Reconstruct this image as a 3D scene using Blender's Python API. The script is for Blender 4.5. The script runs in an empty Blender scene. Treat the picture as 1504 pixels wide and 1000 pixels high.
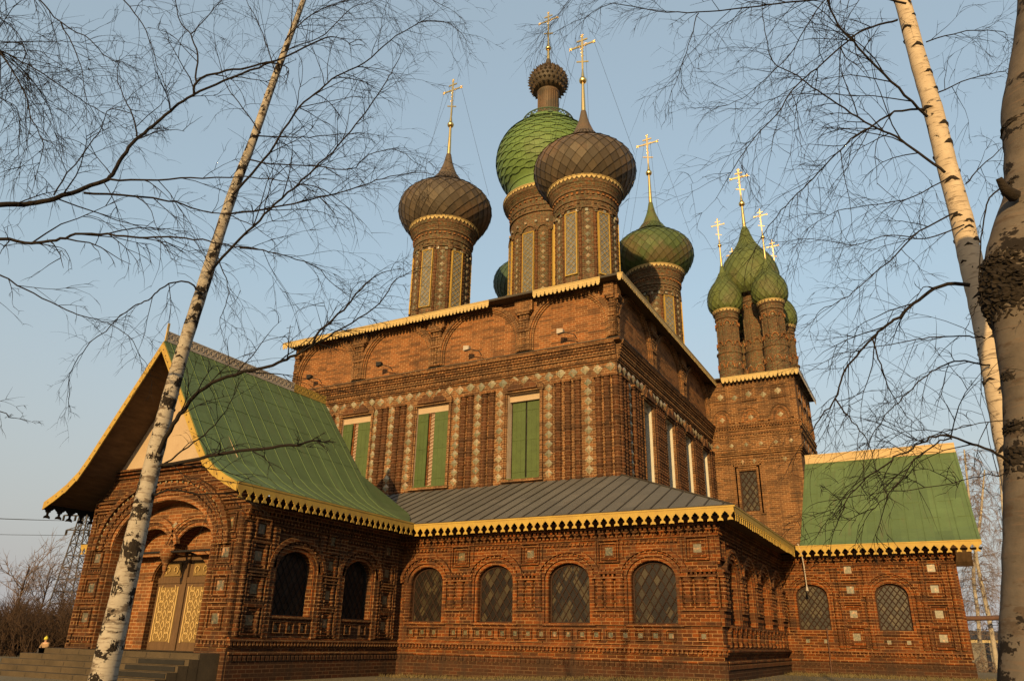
import bpy, bmesh, math, random
from mathutils import Vector, Matrix
random.seed(7)
PI = math.pi
SC = bpy.context.scene
COL = SC.collection

# ------------------------------------------------------------------ camera
cam_d = bpy.data.cameras.new("camera")
cam = bpy.data.objects.new("camera", cam_d)
COL.objects.link(cam)
CP = Vector((8.70859569, -36.18386841, 1.5))
CR = Vector((0.88130677, 0.47214125, 0.01951976))
CU = Vector((0.15944201, -0.33599465, 0.92827035))
CF = Vector((-0.44483326, 0.81497867, 0.37139351))
FPX = 1101.916
cam.matrix_world = Matrix(((CR.x, CU.x, -CF.x, CP.x), (CR.y, CU.y, -CF.y, CP.y), (CR.z, CU.z, -CF.z, CP.z), (0, 0, 0, 1)))
cam_d.sensor_width = 36.0
cam_d.lens = FPX / 1504 * 36
cam_d.clip_start = 0.1
cam_d.clip_end = 20000
SC.camera = cam

# ------------------------------------------------------------------ light
SUN_EL, SUN_AZ = math.radians(15.0), math.radians(-10.5)   # low evening sun almost straight onto the long facade
world = bpy.data.worlds.new("World")
SC.world = world
world.use_nodes = True
wn = world.node_tree
for n in list(wn.nodes):
    wn.nodes.remove(n)
wo = wn.nodes.new("ShaderNodeOutputWorld")
wb = wn.nodes.new("ShaderNodeBackground")
sky = wn.nodes.new("ShaderNodeTexSky")
sky.sky_type = 'NISHITA'
sky.sun_disc = False
sky.sun_elevation = SUN_EL
sky.sun_rotation = PI + SUN_AZ
sky.air_density = 1.4
sky.dust_density = 4.0
sky.ozone_density = 2.0
wb.inputs["Strength"].default_value = 0.15
pale = wn.nodes.new("ShaderNodeMix")          # thin even veil of high haze over the clear sky
pale.data_type = 'RGBA'
pale.inputs[0].default_value = 0.56
pale.inputs[7].default_value = (1.68, 1.98, 2.04, 1.0)
wn.links.new(sky.outputs[0], pale.inputs[6])
geo_w = wn.nodes.new("ShaderNodeTexCoord")          # the haze thickens and greys towards the horizon
sep_w = wn.nodes.new("ShaderNodeSeparateXYZ")
wn.links.new(geo_w.outputs["Generated"], sep_w.inputs[0])
hz = wn.nodes.new("ShaderNodeMapRange")
hz.inputs[1].default_value, hz.inputs[2].default_value, hz.inputs[3].default_value, hz.inputs[4].default_value = 0.0, 0.42, 0.85, 0.0
wn.links.new(sep_w.outputs[2], hz.inputs[0])
low = wn.nodes.new("ShaderNodeMix")
low.data_type = 'RGBA'
low.inputs[7].default_value = (1.82, 1.72, 1.74, 1.0)
wn.links.new(hz.outputs[0], low.inputs[0])
wn.links.new(pale.outputs[2], low.inputs[6])
wn.links.new(low.outputs[2], wb.inputs[0])
wn.links.new(wb.outputs[0], wo.inputs[0])
sun_d = bpy.data.lights.new("sun", 'SUN')
sun_d.energy = 4.5
sun_d.color = (1.0, 0.66, 0.27)
sun_d.angle = math.radians(0.6)
sun = bpy.data.objects.new("sun", sun_d)
COL.objects.link(sun)
sdir = Vector((-math.sin(SUN_AZ) * math.cos(SUN_EL), -math.cos(SUN_AZ) * math.cos(SUN_EL), math.sin(SUN_EL)))  # towards the sun
sun.rotation_euler = sdir.to_track_quat('Z', 'Y').to_euler()
SC.view_settings.view_transform = 'Standard'
SC.view_settings.look = 'None'
SC.view_settings.exposure = 0.85
SC.view_settings.gamma = 1.0
SC.render.engine = 'CYCLES'
SC.cycles.max_bounces = 5
SC.cycles.use_denoising = True

# ------------------------------------------------------------------ materials
def newmat(name):
    m = bpy.data.materials.new(name)
    m.use_nodes = True
    nt = m.node_tree
    for n in list(nt.nodes):
        nt.nodes.remove(n)
    out = nt.nodes.new("ShaderNodeOutputMaterial")
    b = nt.nodes.new("ShaderNodeBsdfPrincipled")
    nt.links.new(b.outputs[0], out.inputs[0])
    return m, nt, b
def nd(nt, t, **kw):
    n = nt.nodes.new(t)
    for k, v in kw.items():
        setattr(n, k, v)
    return n
def rgba(c):
    return (c[0], c[1], c[2], 1.0)
def ramp(nt, src, p0, p1, c0=(0, 0, 0), c1=(1, 1, 1)):
    r = nd(nt, "ShaderNodeValToRGB")
    r.color_ramp.elements[0].position = p0
    r.color_ramp.elements[1].position = p1
    r.color_ramp.elements[0].color = rgba(c0)
    r.color_ramp.elements[1].color = rgba(c1)
    nt.links.new(src, r.inputs[0])
    return r.outputs[0]
def mix(nt, fac, a, b, mode='MIX'):
    m = nd(nt, "ShaderNodeMix", data_type='RGBA', blend_type=mode)
    for sock, v in ((m.inputs[0], fac), (m.inputs[6], a), (m.inputs[7], b)):
        if hasattr(v, "is_linked"):
            nt.links.new(v, sock)
        elif isinstance(v, (int, float)):
            sock.default_value = v
        else:
            sock.default_value = rgba(v)
    return m.outputs[2]
def noise(nt, vec, scale, detail=4, rough=0.6):
    n = nd(nt, "ShaderNodeTexNoise")
    n.inputs["Scale"].default_value = scale
    n.inputs["Detail"].default_value = detail
    n.inputs["Roughness"].default_value = rough
    if vec is not None:
        nt.links.new(vec, n.inputs["Vector"])
    return n.outputs["Fac"]
def mapping(nt, src, scale=(1, 1, 1), loc=(0, 0, 0)):
    m = nd(nt, "ShaderNodeMapping")
    m.inputs["Scale"].default_value = scale
    m.inputs["Location"].default_value = loc
    nt.links.new(src, m.inputs["Vector"])
    return m.outputs[0]

def brick_mat(name, ca, cb, mortar, stain=(0.03, 0.02, 0.015), stain_amt=0.7, patch=None, rw=0.46, rh=0.165, ceramic=None):
    m, nt, b = newmat(name)
    uv = nd(nt, "ShaderNodeUVMap").outputs[0]
    obj = nd(nt, "ShaderNodeTexCoord").outputs["Object"]
    br = nd(nt, "ShaderNodeTexBrick")
    br.inputs["Scale"].default_value = 1.0
    br.inputs["Brick Width"].default_value = rw
    br.inputs["Row Height"].default_value = rh
    br.inputs["Mortar Size"].default_value = 0.019
    br.inputs["Mortar Smooth"].default_value = 0.2
    br.inputs["Bias"].default_value = -0.1
    br.inputs["Color1"].default_value = rgba(ca)
    br.inputs["Color2"].default_value = rgba(cb)
    br.inputs["Mortar"].default_value = rgba(mortar)
    nt.links.new(uv, br.inputs["Vector"])
    c = br.outputs["Color"]
    # odd very dark and pale bricks: a coarse cell noise on the brick grid
    wnz = nd(nt, "ShaderNodeTexWhiteNoise", noise_dimensions='2D')
    sn = nd(nt, "ShaderNodeVectorMath", operation='SNAP')
    sn.inputs[1].default_value = (rw * 2, rh, 1)
    nt.links.new(uv, sn.inputs[0])
    nt.links.new(sn.outputs[0], wnz.inputs["Vector"])
    dark = ramp(nt, wnz.outputs["Value"], 0.58, 0.86)
    c = mix(nt, dark, c, mix(nt, 0.65, c, (0.03, 0.018, 0.012)))
    if ceramic:
        cn = noise(nt, mapping(nt, uv, (1, 1, 1)), 4.6, 3, 0.75)
        c = mix(nt, ramp(nt, cn, 0.50, 0.56), c, mix(nt, noise(nt, uv, 11.0, 2), ceramic, (ceramic[0]*2.1, ceramic[1]*1.9, ceramic[2]*1.7)))
    # weathering: broad patches, then runs of dirt down the wall
    pn = noise(nt, obj, 0.33, 5, 0.62)
    c = mix(nt, ramp(nt, pn, 0.35, 0.75), c, mix(nt, 0.45, c, patch or (0.30, 0.17, 0.09)))
    st = noise(nt, mapping(nt, obj, (1.3, 1.3, 0.16)), 1.0, 5, 0.65)
    c = mix(nt, ramp(nt, st, 0.47, 0.72), c, mix(nt, stain_amt, c, stain))
    sb = noise(nt, mapping(nt, obj, (1, 1, 1), (11.3, 4.1, 7.7)), 0.9, 6, 0.75)      # salt bloom and old lime
    c = mix(nt, ramp(nt, sb, 0.62, 0.74), c, mix(nt, 0.35, c, mortar))
    fine = noise(nt, obj, 14.0, 3, 0.7)
    c = mix(nt, ramp(nt, fine, 0.3, 0.75), mix(nt, 0.35, c, (0.02, 0.012, 0.008)), c)
    nt.links.new(c, b.inputs["Base Color"])
    b.inputs["Roughness"].default_value = 0.95
    b.inputs["Specular IOR Level"].default_value = 0.06
    bp = nd(nt, "ShaderNodeBump"); bp.inputs["Strength"].default_value = 0.5; bp.inputs["Distance"].default_value = 0.02
    h = nd(nt, "ShaderNodeMath", operation='MULTIPLY_ADD'); h.inputs[1].default_value = 0.4
    nt.links.new(fine, h.inputs[0])
    inv = nd(nt, "ShaderNodeMath", operation='SUBTRACT'); inv.inputs[0].default_value = 1.0
    nt.links.new(br.outputs["Fac"], inv.inputs[1]); nt.links.new(inv.outputs[0], h.inputs[2])
    nt.links.new(h.outputs[0], bp.inputs["Height"]); nt.links.new(bp.outputs[0], b.inputs["Normal"])
    return m

def roof_mat(name, col, rust, pw=0.92, ph=2.1):
    """painted roof sheets: each sheet a shade of its own, faded, with a few rusty runs"""
    m, nt, b = newmat(name)
    uv = nd(nt, "ShaderNodeUVMap").outputs[0]
    obj = nd(nt, "ShaderNodeTexCoord").outputs["Object"]
    br = nd(nt, "ShaderNodeTexBrick"); br.inputs["Scale"].default_value = 1.0
    br.inputs["Brick Width"].default_value = ph; br.inputs["Row Height"].default_value = pw
    br.inputs["Mortar Size"].default_value = 0.012
    br.inputs["Color1"].default_value = rgba(tuple(x * 1.12 for x in col)); br.inputs["Color2"].default_value = rgba(tuple(x * .82 for x in col))
    br.inputs["Mortar"].default_value = rgba(tuple(x * .72 for x in col))
    sw = nd(nt, "ShaderNodeSeparateXYZ"); nt.links.new(uv, sw.inputs[0])
    cb = nd(nt, "ShaderNodeCombineXYZ"); nt.links.new(sw.outputs[1], cb.inputs[0]); nt.links.new(sw.outputs[0], cb.inputs[1])
    nt.links.new(cb.outputs[0], br.inputs["Vector"])
    c = br.outputs["Color"]
    n1 = noise(nt, obj, 0.6, 5, 0.65)
    c = mix(nt, ramp(nt, n1, 0.35, 0.7), c, mix(nt, 0.5, c, tuple(x * .62 for x in col)))
    n2 = noise(nt, mapping(nt, uv, (2.6, 0.35, 1)), 1.0, 5, 0.7)
    c = mix(nt, ramp(nt, n2, 0.55, 0.78), c, mix(nt, 0.55, c, rust))
    n3 = noise(nt, obj, 22.0, 3, 0.6)
    c = mix(nt, ramp(nt, n3, 0.4, 0.8), c, mix(nt, 0.3, c, tuple(x * .4 for x in col)))
    nt.links.new(c, b.inputs["Base Color"])
    rr = nd(nt, "ShaderNodeMapRange"); rr.inputs[3].default_value = 0.45; rr.inputs[4].default_value = 0.8
    nt.links.new(n1, rr.inputs[0]); nt.links.new(rr.outputs[0], b.inputs["Roughness"])
    b.inputs["Specular IOR Level"].default_value = 0.3
    bp = nd(nt, "ShaderNodeBump"); bp.inputs["Strength"].default_value = 0.35; bp.inputs["Distance"].default_value = 0.05
    nt.links.new(noise(nt, obj, 1.7, 3, 0.5), bp.inputs["Height"]); nt.links.new(bp.outputs[0], b.inputs["Normal"])
    return m

def plain_mat(name, col, rough=0.6, var=0.35, scale=2.5, metal=0.0, col2=None, stretch=(1, 1, 1), bump=0.0, spec=0.15, fscale=18.0):
    if not metal:
        col = tuple(x * 0.74 for x in col); col2 = tuple(x * 0.74 for x in col2) if col2 else None
    m, nt, b = newmat(name)
    obj = nd(nt, "ShaderNodeTexCoord").outputs["Object"]
    ms = mapping(nt, obj, stretch)
    n1 = noise(nt, ms, scale, 5, 0.65)
    n2 = noise(nt, ms, fscale, 3, 0.6)
    c2 = col2 or tuple(x * (1 - var) for x in col)
    c = mix(nt, ramp(nt, n1, 0.32, 0.7), col, c2)
    c = mix(nt, ramp(nt, n2, 0.4, 0.8), c, mix(nt, var, c, tuple(x * 0.5 for x in col)))
    nt.links.new(c, b.inputs["Base Color"])
    b.inputs["Roughness"].default_value = rough
    b.inputs["Metallic"].default_value = metal
    b.inputs["Specular IOR Level"].default_value = spec
    if bump:
        bp = nd(nt, "ShaderNodeBump"); bp.inputs["Strength"].default_value = bump; bp.inputs["Distance"].default_value = 0.03
        nt.links.new(n1, bp.inputs["Height"]); nt.links.new(bp.outputs[0], b.inputs["Normal"])
    return m

def scale_mat(name, c1, c2, c3, rough=0.45, patch=0.5, metal=0.0):
    """painted or weathered metal shingles: each shingle its own tone, plus broad weathering"""
    m, nt, b = newmat(name)
    c1, c2, c3 = [tuple(x * 0.78 for x in q) for q in (c1, c2, c3)]
    geo = nd(nt, "ShaderNodeNewGeometry")
    obj = nd(nt, "ShaderNodeTexCoord").outputs["Object"]
    c = mix(nt, geo.outputs["Random Per Island"], c1, c2)
    n1 = noise(nt, obj, 0.42, 4, 0.6)
    c = mix(nt, ramp(nt, n1, patch - 0.06, patch + 0.06), c, mix(nt, 0.8, c, c3))
    n2 = noise(nt, obj, 7.0, 3, 0.6)
    c = mix(nt, ramp(nt, n2, 0.45, 0.85), c, mix(nt, 0.5, c, tuple(x * 0.35 for x in c1)))
    nt.links.new(c, b.inputs["Base Color"])
    b.inputs["Roughness"].default_value = rough
    b.inputs["Specular IOR Level"].default_value = 0.25
    b.inputs["Metallic"].default_value = metal
    return m

def tile_mat(name, ta, tb):
    m, nt, b = newmat(name)
    geo = nd(nt, "ShaderNodeNewGeometry")
    obj = nd(nt, "ShaderNodeTexCoord").outputs["Object"]
    c = mix(nt, geo.outputs["Random Per Island"], ta, tb)
    n = noise(nt, obj, 9.0, 3, 0.7)
    c = mix(nt, ramp(nt, n, 0.45, 0.6), c, (0.10, 0.085, 0.05))
    n2 = noise(nt, obj, 5.0, 2, 0.5)
    c = mix(nt, ramp(nt, n2, 0.55, 0.7), c, (0.26, 0.14, 0.07))
    nt.links.new(c, b.inputs["Base Color"])
    b.inputs["Roughness"].default_value = 0.35
    return m

def glass_mat(name, a, h, dark, sheen_col, thr=0.55):
    """old leaded glass: every lozenge is a little more or less dusty and bent than the next"""
    m, nt, b = newmat(name)
    uv = nd(nt, "ShaderNodeUVMap").outputs[0]
    sp = nd(nt, "ShaderNodeSeparateXYZ"); nt.links.new(uv, sp.inputs[0])
    def lin(ka, kb):
        m1 = nd(nt, "ShaderNodeMath", operation='MULTIPLY'); m1.inputs[1].default_value = ka
        m2 = nd(nt, "ShaderNodeMath", operation='MULTIPLY_ADD'); m2.inputs[1].default_value = kb
        nt.links.new(sp.outputs[0], m1.inputs[0]); nt.links.new(sp.outputs[1], m2.inputs[0]); nt.links.new(m1.outputs[0], m2.inputs[2])
        f = nd(nt, "ShaderNodeMath", operation='FLOOR'); nt.links.new(m2.outputs[0], f.inputs[0])
        return f.outputs[0]
    cb = nd(nt, "ShaderNodeCombineXYZ")
    nt.links.new(lin(1 / a, 1 / h), cb.inputs[0]); nt.links.new(lin(1 / a, -1 / h), cb.inputs[1])
    w = nd(nt, "ShaderNodeTexWhiteNoise", noise_dimensions='3D'); nt.links.new(cb.outputs[0], w.inputs[0])
    c = mix(nt, ramp(nt, w.outputs["Value"], thr, 1.0), dark, sheen_col)  # tan sheen of single panes painted as base colour
    nt.links.new(c, b.inputs["Base Color"])
    b.inputs["Roughness"].default_value = 0.35
    b.inputs["Specular IOR Level"].default_value = 0.22
    bp = nd(nt, "ShaderNodeBump"); bp.inputs["Strength"].default_value = 0.25
    nt.links.new(w.outputs["Value"], bp.inputs["Height"])
    return m

def bark_mat(name, white, shade, band=1.0):
    """birch bark: thin papery white with lenticel dashes round the stem and black scars"""
    m, nt, b = newmat(name)
    uv = nd(nt, "ShaderNodeUVMap").outputs[0]
    n0 = noise(nt, mapping(nt, uv, (1.0, 1.6, 1)), 1.5, 5, 0.7)
    c = mix(nt, ramp(nt, n0, 0.3, 0.75), white, shade)
    n1 = noise(nt, mapping(nt, uv, (3.0, 38.0, 1)), 1.0, 3, 0.6)
    c = mix(nt, ramp(nt, n1, 0.55, 0.64), c, mix(nt, 0.62, c, (0.10, 0.07, 0.05)))
    n4 = noise(nt, mapping(nt, uv, (2.4, 10.0, 1), (1.7, 2.2, 0)), 1.0, 4, 0.65)
    c = mix(nt, ramp(nt, n4, 0.60 / band, 0.68 / band), c, mix(nt, 0.8, c, (0.055, 0.038, 0.026)))
    n2 = noise(nt, mapping(nt, uv, (1.9, 3.4, 1), (3.1, 7.7, 0)), 1.0, 5, 0.7)
    c = mix(nt, ramp(nt, n2, 0.615 / band, 0.64 / band), c, (0.013, 0.010, 0.008))
    nt.links.new(c, b.inputs["Base Color"])
    b.inputs["Roughness"].default_value = 0.9
    b.inputs["Specular IOR Level"].default_value = 0.1
    bp = nd(nt, "ShaderNodeBump"); bp.inputs["Strength"].default_value = 0.45; bp.inputs["Distance"].default_value = 0.02
    nt.links.new(n2, bp.inputs["Height"]); nt.links.new(bp.outputs[0], b.inputs["Normal"])
    return m

M = {}
M['brick_low'] = brick_mat("brick_low", (0.155, 0.043, 0.0095), (0.027, 0.0095, 0.0046), (0.25, 0.14, 0.062), stain_amt=0.92, patch=(0.105, 0.032, 0.009))
M['brick_porch'] = brick_mat("brick_porch", (0.112, 0.035, 0.0092), (0.022, 0.0090, 0.0045), (0.23, 0.138, 0.068), stain_amt=0.92, patch=(0.075, 0.028, 0.010))
M['brick_ring'] = brick_mat("brick_ring", (0.185, 0.048, 0.0095), (0.080, 0.024, 0.0075), (0.24, 0.13, 0.055), stain_amt=0.7, patch=(0.12, 0.05, 0.02))
M['brick_col'] = brick_mat("brick_col", (0.098, 0.038, 0.0155), (0.043, 0.020, 0.010), (0.17, 0.10, 0.055), stain_amt=0.6, patch=(0.12, 0.06, 0.033), rh=0.33)
M['brick_plinth'] = brick_mat("brick_plinth", (0.056, 0.020, 0.009), (0.022, 0.0105, 0.006), (0.10, 0.06, 0.034), stain_amt=0.85, patch=(0.065, 0.035, 0.02))
M['brick_high'] = brick_mat("brick_high", (0.168, 0.071, 0.0265), (0.064, 0.030, 0.0135), (0.31, 0.20, 0.105), stain_amt=0.75, patch=(0.165, 0.088, 0.042))
M['brick_arch'] = brick_mat("brick_arch", (0.208, 0.070, 0.0195), (0.112, 0.042, 0.0140), (0.33, 0.205, 0.105), stain_amt=0.5, patch=(0.19, 0.095, 0.045))
M['brick_drum'] = brick_mat("brick_drum", (0.125, 0.050, 0.0205), (0.038, 0.021, 0.0125), (0.23, 0.155, 0.092), stain_amt=0.6, patch=(0.13, 0.09, 0.055), ceramic=(0.055, 0.060, 0.038))
M['tile'] = tile_mat("glazed_tile", (0.25, 0.215, 0.14), (0.10, 0.105, 0.072))
M['tile_low'] = tile_mat("dull_glazed_tile", (0.070, 0.060, 0.036), (0.026, 0.032, 0.021))
M['green_roof'] = roof_mat("green_roof_paint", (0.074, 0.112, 0.040), (0.085, 0.060, 0.032))
M['grey_roof'] = roof_mat("grey_roof_sheet", (0.085, 0.080, 0.070), (0.065, 0.048, 0.034), 0.86, 2.6)
M['dark_roof'] = plain_mat("dark_roof_sheet", (0.060, 0.050, 0.038), 0.6, 0.3, 0.4)
M['soffit'] = plain_mat("soffit_boards", (0.17, 0.105, 0.060), 0.85, 0.5, 1.2, stretch=(6, 1, 1))
M['yellow'] = plain_mat("yellow_trim_paint", (0.42, 0.285, 0.060), 0.6, 0.35, 2.0, col2=(0.32, 0.20, 0.05))
M['cream'] = plain_mat("cream_trim_paint", (0.48, 0.35, 0.15), 0.6, 0.2, 3.0)
M['pale_board'] = plain_mat("pale_crest_board", (0.50, 0.36, 0.19), 0.7, 0.2, 1.5)
M['plaster'] = plain_mat("cream_plaster", (0.42, 0.32, 0.22), 0.9, 0.3, 1.4, col2=(0.38, 0.28, 0.19))
M['jamb'] = plain_mat("limewashed_jamb", (0.78, 0.62, 0.47), 0.9, 0.5, 2.2, col2=(0.55, 0.38, 0.27))
M['whitewash'] = plain_mat("whitewashed_reveal", (0.50, 0.48, 0.42), 0.9, 0.15, 2.2)
M['grille_board'] = plain_mat("brown_grille_board", (0.24, 0.15, 0.10), 0.8, 0.3, 3.0)
M['shutter'] = plain_mat("green_shutter_paint", (0.072, 0.104, 0.032), 0.6, 0.25, 2.0)
M['lead'] = plain_mat("window_iron", (0.040, 0.019, 0.012), 0.7, 0.4, 6.0)
M['dark_iron'] = plain_mat("dark_iron", (0.02, 0.018, 0.017), 0.6, 0.3, 6.0)
M['glass'] = glass_mat("leaded_glass", 0.38, 0.58, (0.009, 0.007, 0.006), (0.042, 0.033, 0.019), 0.5)
M['glass_dark'] = glass_mat("dark_glass", 0.38, 0.58, (0.007, 0.006, 0.005), (0.016, 0.013, 0.010))
M['glass_pale'] = glass_mat("pale_glass", 0.2, 0.36, (0.075, 0.078, 0.076), (0.12, 0.122, 0.118), 0.2)
M['gold'] = plain_mat("gilded_metal", (0.83, 0.55, 0.20), 0.28, 0.15, 3.0, metal=1.0)
M['silver'] = plain_mat("zinc_lace", (0.46, 0.40, 0.34), 0.55, 0.4, 5.0)
M['crest_panel'] = plain_mat("faded_crest_panel", (0.42, 0.34, 0.26), 0.8, 0.5, 9.0, col2=(0.25, 0.19, 0.14))
M['brown_scale'] = scale_mat("brown_shingles", (0.094, 0.069, 0.043), (0.055, 0.042, 0.029), (0.125, 0.076, 0.043), 0.62, 0.58)
M['mixed_scale'] = scale_mat("green_brown_shingles", (0.078, 0.108, 0.030), (0.050, 0.074, 0.024), (0.105, 0.075, 0.036), 0.62, 0.56)
M['green_scale'] = scale_mat("green_shingles", (0.095, 0.120, 0.034), (0.070, 0.094, 0.028), (0.095, 0.090, 0.036), 0.65, 0.6)
M['dim_scale'] = scale_mat("dark_green_shingles", (0.052, 0.088, 0.050), (0.04, 0.064, 0.04), (0.06, 0.07, 0.04), 0.65, 0.55)
M['bright_scale'] = scale_mat("bright_green_shingles", (0.112, 0.180, 0.048), (0.086, 0.144, 0.040), (0.10, 0.140, 0.044), 0.6, 0.62)
M['stone'] = plain_mat("sandstone_steps", (0.088, 0.064, 0.038), 0.85, 0.5, 1.2, bump=0.3, col2=(0.05, 0.038, 0.024))
M['step_dark'] = plain_mat("dark_step_tone", (0.022, 0.020, 0.018), 0.8, 0.3, 3.0)  # even dark tone for slab joints and riser boxes
M['door_wood'] = plain_mat("door_wood", (0.13, 0.075, 0.038), 0.7, 0.4, 3.0, stretch=(4, 4, 0.6))
M['door_panel'] = plain_mat("door_panel_board", (0.21, 0.135, 0.05), 0.6, 0.3, 4.0)
M['door_fret'] = plain_mat("door_gilt_fretwork", (0.52, 0.36, 0.15), 0.5, 0.2, 4.0)

# ------------------------------------------------------------------ mesh builder
class MB:
    def __init__(s):
        s.v = []; s.f = []; s.uv = []; s.m = []; s.mats = []; s.smooth = []
    def mi(s, mat):
        if mat not in s.mats:
            s.mats.append(mat)
        return s.mats.index(mat)
    def face(s, pts, mat, uv=None, smooth=False):
        i0 = len(s.v)
        s.v.extend([tuple(p) for p in pts])
        s.f.append(tuple(range(i0, i0 + len(pts))))
        s.m.append(s.mi(mat)); s.smooth.append(smooth)
        if uv is None:
            a, b_, c = Vector(pts[0]), Vector(pts[1]), Vector(pts[2])
            n = (b_ - a).cross(c - a)
            if n.length < 1e-12 and len(pts) > 3:
                n = (c - a).cross(Vector(pts[3]) - a)
            if n.length > 1e-12:
                n.normalize()
            if abs(n.z) > 0.97 or n.length < 0.5:
                t, w = Vector((1, 0, 0)), Vector((0, 1, 0))
            else:
                t = Vector((-n.y, n.x, 0)).normalized(); w = n.cross(t)
                if w.z < 0: w = -w
            uv = [(Vector(p).dot(t), Vector(p).dot(w)) for p in pts]
        s.uv.extend(uv)
    def grid(s, rows, mat, smooth=True, uvs=None, close=False):
        """rows of points sharing vertices"""
        i0 = len(s.v); nr = len(rows); nc = len(rows[0])
        for r in rows:
            s.v.extend([tuple(p) for p in r])
        mi = s.mi(mat)
        for i in range(nr - 1):
            for j in range(nc - 1 + (1 if close else 0)):
                j2 = (j + 1) % nc
                s.f.append((i0 + i * nc + j, i0 + i * nc + j2, i0 + (i + 1) * nc + j2, i0 + (i + 1) * nc + j))
                s.m.append(mi); s.smooth.append(smooth)
                if uvs:
                    ua = uvs(i, j); ub = uvs(i, j + 1); uc = uvs(i + 1, j + 1); ud = uvs(i + 1, j)
                    s.uv.extend([ua, ub, uc, ud])
                else:
                    s.uv.extend([(j, i), (j + 1, i), (j + 1, i + 1), (j, i + 1)])
    def box(s, x0, x1, y0, y1, z0, z1, mat):
        p = [(x0, y0, z0), (x1, y0, z0), (x1, y1, z0), (x0, y1, z0), (x0, y0, z1), (x1, y0, z1), (x1, y1, z1), (x0, y1, z1)]
        for q in ((0, 3, 2, 1), (4, 5, 6, 7), (0, 1, 5, 4), (1, 2, 6, 5), (2, 3, 7, 6), (3, 0, 4, 7)):
            s.face([p[i] for i in q], mat)
    def lathe(s, cx, cy, prof, mat, seg=32, smooth=True, a0=0.0, a1=2 * PI, rad=None):
        full = abs(a1 - a0 - 2 * PI) < 1e-6
        n = seg if full else seg + 1
        rows = []
        for (r, z) in prof:
            rows.append([(cx + r * math.cos(a0 + (a1 - a0) * j / seg), cy + r * math.sin(a0 + (a1 - a0) * j / seg), z) for j in range(n)])
        R = rad or max(r for r, z in prof)
        vv = [0.0]
        for k in range(1, len(prof)):
            vv.append(vv[-1] + math.hypot(prof[k][0] - prof[k - 1][0], prof[k][1] - prof[k - 1][1]))
        z0 = prof[0][1]
        s.grid(rows, mat, smooth, uvs=lambda i, j: (R * (a0 + (a1 - a0) * j / seg), z0 + vv[i]), close=full)
    def tube(s, pts, rads, mat, seg=6, cap=False, vs=1.0):
        pts = [Vector(p) for p in pts]
        rows = []; up = None; L = 0.0; acc = []
        for i, p in enumerate(pts):
            d = (pts[min(i + 1, len(pts) - 1)] - pts[max(i - 1, 0)])
            if d.length < 1e-9: d = Vector((0, 0, 1))
            d.normalize()
            if up is None:
                up = d.cross(Vector((0.3, 0.9, 0.1)))
                if up.length < 0.1: up = d.cross(Vector((1, 0, 0)))
            up = (up - d * up.dot(d))
            if up.length < 1e-6: up = d.orthogonal()
            up.normalize(); sd = d.cross(up)
            if i: L += (p - pts[i - 1]).length
            acc.append(L)
            r = rads[i] if isinstance(rads, (list, tuple)) else rads
            rows.append([p + up * (r * math.cos(2 * PI * j / seg)) + sd * (r * math.sin(2 * PI * j / seg)) for j in range(seg)])
        r0 = rads[0] if isinstance(rads, (list, tuple)) else rads
        s.grid(rows, mat, True, uvs=lambda i, j: (2 * PI * r0 * j / seg * vs, acc[i] * vs), close=True)
        if cap:
            s.face(list(reversed(rows[0])), mat); s.face(rows[-1], mat)
    def build(s, name, parent=None, loc=None):
        me = bpy.data.meshes.new(name)
        me.from_pydata(s.v, [], s.f)
        for k in s.mats:
            me.materials.append(M[k])
        me.polygons.foreach_set("material_index", s.m)
        me.polygons.foreach_set("use_smooth", s.smooth)
        uvl = me.uv_layers.new(name="UVMap")
        flat = [c for t in s.uv for c in t]
        uvl.data.foreach_set("uv", flat)
        me.update()
        o = bpy.data.objects.new(name, me)
        COL.objects.link(o)
        if parent is not None:
            o.parent = parent
        return o

def empty(name, loc=(0, 0, 0)):
    o = bpy.data.objects.new(name, None)
    o.location = loc
    o.empty_display_size = 0.3
    COL.objects.link(o)
    return o
def tag(o, label=None, cat=None, group=None, kind=None):
    if label: o["label"] = label
    if cat: o["category"] = cat
    if group: o["group"] = group
    if kind: o["kind"] = kind
    return o

# facade frame: (u along the wall, d outward, z up)
class Fr:
    def __init__(s, o, U, N):
        s.o = Vector(o); s.U = Vector(U); s.N = Vector(N)
    def p(s, u, d, z):
        q = s.o + s.U * u + s.N * d
        return (q.x, q.y, q.z + z)
def front(y): return Fr((0, y, 0), (1, 0, 0), (0, -1, 0))
def side(x): return Fr((x, 0, 0), (0, 1, 0), (1, 0, 0))

def fbox(mb, F, u0, u1, d0, d1, z0, z1, m):
    P = F.p
    mb.face([P(u0, d1, z0), P(u1, d1, z0), P(u1, d1, z1), P(u0, d1, z1)], m)
    mb.face([P(u0, d0, z0), P(u0, d1, z0), P(u0, d1, z1), P(u0, d0, z1)], m)
    mb.face([P(u1, d1, z0), P(u1, d0, z0), P(u1, d0, z1), P(u1, d1, z1)], m)
    mb.face([P(u0, d1, z1), P(u1, d1, z1), P(u1, d0, z1), P(u0, d0, z1)], m)
    mb.face([P(u0, d0, z0), P(u1, d0, z0), P(u1, d1, z0), P(u0, d1, z0)], m)
def fpoly(mb, F, poly, d0, d1, m):
    P = F.p
    mb.face([P(u, d1, z) for u, z in poly], m)
    n = len(poly)
    for i in range(n):
        a, b = poly[i], poly[(i + 1) % n]
        mb.face([P(a[0], d0, a[1]), P(b[0], d0, b[1]), P(b[0], d1, b[1]), P(a[0], d1, a[1])], m)
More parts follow.
